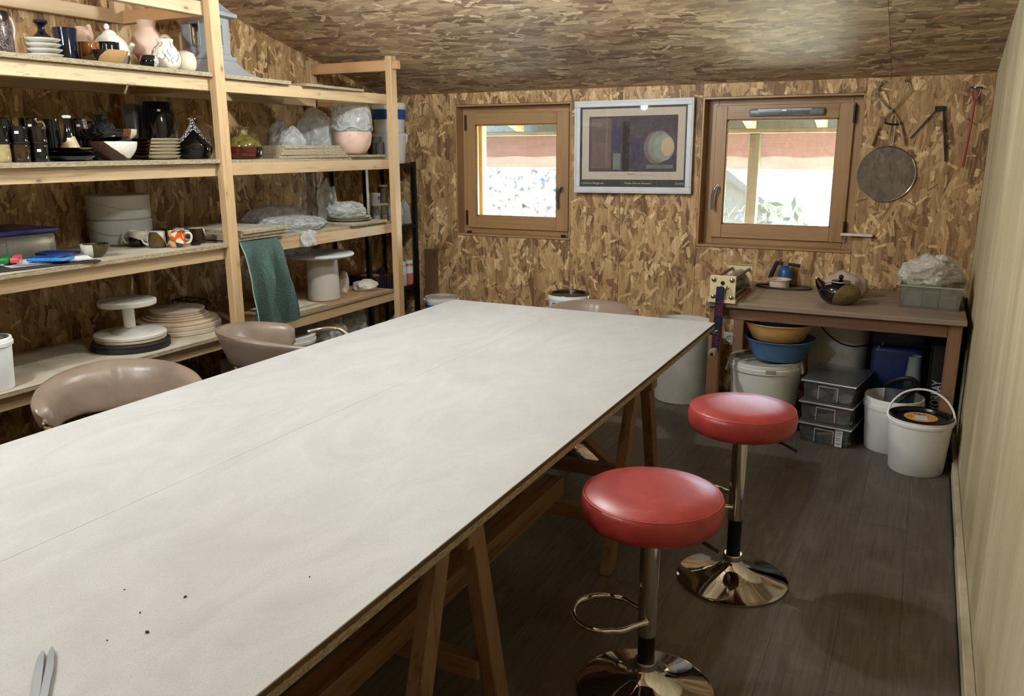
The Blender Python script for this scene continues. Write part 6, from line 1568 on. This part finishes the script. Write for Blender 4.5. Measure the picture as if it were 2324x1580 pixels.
def patch(x0, x1, z0, z1, c, lv=0):
    part('print_patch', B().box(x0, x1, -0.0032 - 0.0006 * lv, -0.0025 - 0.0006 * lv, z0, z1), plain('print_%d_%d_%d' % c, c, 0.7, 0, 0.12, 14), shp, 0)
patch(-0.285, -0.145, -0.140, 0.185, (112, 92, 88)); patch(-0.26, -0.17, 0.03, 0.12, (96, 84, 84), 1)
patch(-0.135, -0.075, -0.02, 0.135, (60, 58, 92)); patch(-0.13, -0.078, -0.145, -0.04, (124, 132, 118))
patch(-0.065, -0.018, -0.158, 0.165, (28, 24, 28)); patch(-0.01, 0.075, -0.11, 0.06, (58, 54, 84))
for i, (xx, zz, rx, rz_, c) in enumerate([(0.165, -0.005, 0.085, 0.105, (116, 104, 100)), (0.19, 0.0, 0.08, 0.10, (134, 138, 128)), (0.215, -0.005, 0.07, 0.085, (150, 158, 140)), (0.24, 0.0, 0.042, 0.06, (206, 178, 142))]):
    part('print_patch', B().lathe([(0, 0), (1, 0), (1, 0.0006), (0, 0.0006)], 36, M=Matrix.Translation((xx, -0.0026 - 0.0007 * i, zz)) @ Matrix.Rotation(rad(90), 4, 'X') @ Matrix.Diagonal((rx, rz_, 1, 1))), plain('print_%d_%d_%d' % c, c, 0.7, 0, 0.1, 14), shp, 0)
patch(0.10, 0.28, -0.14, -0.115, (106, 112, 110))
TXW = plain('poster_lettering', (206, 200, 184), 0.7)
text('lettering', 'Collection Berggruen', 0.0185, TXW, shp, (-PX + 0.008, -0.0006, PZ0 + 0.024), (rad(90), 0, 0), 0.0003)
text('lettering', "Musée d'art et d'histoire", 0.0185, TXW, shp, (0.045, -0.0006, PZ0 + 0.024), (rad(90), 0, 0), 0.0003, 0, 'CENTER')
text('lettering', 'Genève', 0.0185, TXW, shp, (PX - 0.008, -0.0006, PZ0 + 0.024), (rad(90), 0, 0), 0.0003, 0, 'RIGHT')
part('caption_line', B().box(-0.15, 0.15, -0.0018, -0.0013, -0.182, -0.181).box(-0.03, 0.02, -0.0018, -0.0013, -0.178, -0.174), plain('caption_grey', (120, 108, 98), 0.7), shp, 0)
part('glazing', B().box(-PX, PX, -0.0085, -0.0070, PZ0, PZ1), glassy('poster_glass', (1, 1, 1, 1), 0.0, rough=0.012), pst, 0)
# sieve
sv_ = thing('splatter_sieve', 'round wire mesh sieve hanging by its handle on the back wall', 'sieve', (-0.230, YB - 0.012, 1.442), rot=(0, rad(2.5), 0))
t = NT('wire_mesh')
tpn = t.n('ShaderNodeBsdfTransparent')
dfm = t.bsdf(Base_Color=lin((120, 112, 104)), Roughness=0.5, Metallic=0.5)
wv1 = t.noise(t.obj(), 900.0, 1.0)
M_mesh = t.finish(t.n('ShaderNodeMixShader', {0: t.math('ADD', t.math('MULTIPLY', wv1, 0.2), 0.28), 1: tpn.outputs[0], 2: dfm.outputs[0]}).outputs[0])
part('mesh', B().lathe([(0, 0), (0.156, 0), (0.156, 0.0008), (0, 0.0008)], 56, M=Matrix.Rotation(rad(90), 4, 'X')), M_mesh, sv_, 0)
part('rim', B().tube([(0.158 * math.cos(a), 0, 0.158 * math.sin(a)) for a in [2 * PI * k / 64 for k in range(64)]], 0.004, 8, True), M_chrome, sv_)
part('handle', B().tube(smooth_path([(-0.014, 0, 0.156), (-0.012, 0, 0.26), (-0.010, 0, 0.325), (0, 0, 0.345), (0.010, 0, 0.325), (0.012, 0, 0.26), (0.014, 0, 0.156)]), 0.0028, 8), M_chrome, sv_)
part('hook_bar', B().tube(smooth_path([(-0.045, -0.002, 0.292), (-0.02, -0.003, 0.283), (0.02, -0.003, 0.283), (0.045, -0.002, 0.292)]), 0.005, 8), M_black, sv_)
# calipers
ca = thing('outside_calipers', 'steel bow calipers with wooden handles hanging above the sieve', 'calipers', (-0.236, YB - 0.020, 1.800))
for s in (-1, 1):
    part('bow', B().tube(smooth_path([(0, 0, 0), (s * 0.045, 0, 0.05), (s * 0.083, 0, 0.105), (s * 0.082, 0, 0.135), (s * 0.06, 0, 0.165), (s * 0.045, 0, 0.155)]), 0.0035, 8), M_chrome, ca)
    part('shank', B().tube(smooth_path([(0, 0, 0), (s * 0.03, 0, -0.035), (s * 0.045, 0, -0.055), (s * 0.062, 0, -0.10)]), 0.0033, 8), M_chrome, ca)
    part('grip', B().tube([(s * 0.062, 0, -0.098), (s * 0.074, 0, -0.14), (s * 0.088, 0, -0.195)], 0.008, 10, rr=[0.006, 0.010, 0.009]), wood('grip_light', (166, 134, 100), (120, 92, 64), 'z', 0.5, 1, False), ca)
part('pivot', B().cyl((0, -0.008, 0), (0, 0.006, 0), 0.008, 14), M_steel, ca)
# folding divider
dv = thing('steel_divider', 'dark steel divider hanging open right of the calipers', 'divider', (0.012, YB - 0.012, 1.80))
part('leg', B().bar((-0.005, 0, 0.012), (-0.132, 0, -0.155), 0.006, 0.012, 0.001, (0, 1, 0)), DKS, dv, 0)
part('leg', B().bar((0.018, 0, 0.012), (0.060, 0, -0.285), 0.006, 0.012, 0.001, (0, 1, 0)), DKS, dv, 0)
part('leg', B().bar((0.026, 0.004, 0.005), (0.070, 0.004, -0.27), 0.004, 0.009, 0.001, (0, 1, 0)), DKS, dv, 0)
part('head', B().box(-0.022, 0.032, -0.006, 0.006, -0.008, 0.02, 0.003), DKS, dv, 0)
# red ribbon tool
RD = plain('red_enamel', (150, 28, 38), 0.35)
rt = thing('red_tool', 'long red handled tool hanging in the corner of the back wall', 'tool', (0.186, YB - 0.030, 1.908), rot=(0, rad(2.0), 0))
part('handle', B().tube([(0.0, 0, -0.06), (0.0, 0, -0.20), (-0.006, 0, -0.425)], 0.006, 10), RD, rt)
part('fork', B().tube(smooth_path([(-0.022, 0, 0.0), (-0.018, 0, -0.03), (0, 0, -0.07)]), 0.005, 8), RD, rt)
part('fork', B().tube(smooth_path([(0.022, 0, 0.0), (0.018, 0, -0.03), (0, 0, -0.07)]), 0.005, 8), RD, rt)
part('ring', B().lathe([(0.022, 0), (0.030, 0), (0.030, 0.008), (0.022, 0.008)], 24), DKS, rt)
# soap shelf
sd = thing('soap_shelf', 'small white shelf with rounded edge on the wall beside the right window', 'shelf', (-0.352, YB, 1.073))
part('tray', B().box(-0.095, 0.088, -0.055, -0.0005, 0.0, 0.016, 0.007, 3), plain('soap_white', (226, 220, 208), 0.4), sd)
part('bracket', B().box(-0.08, -0.066, -0.04, -0.0005, -0.05, -0.0002, 0.002), M_steel, sd, 0)
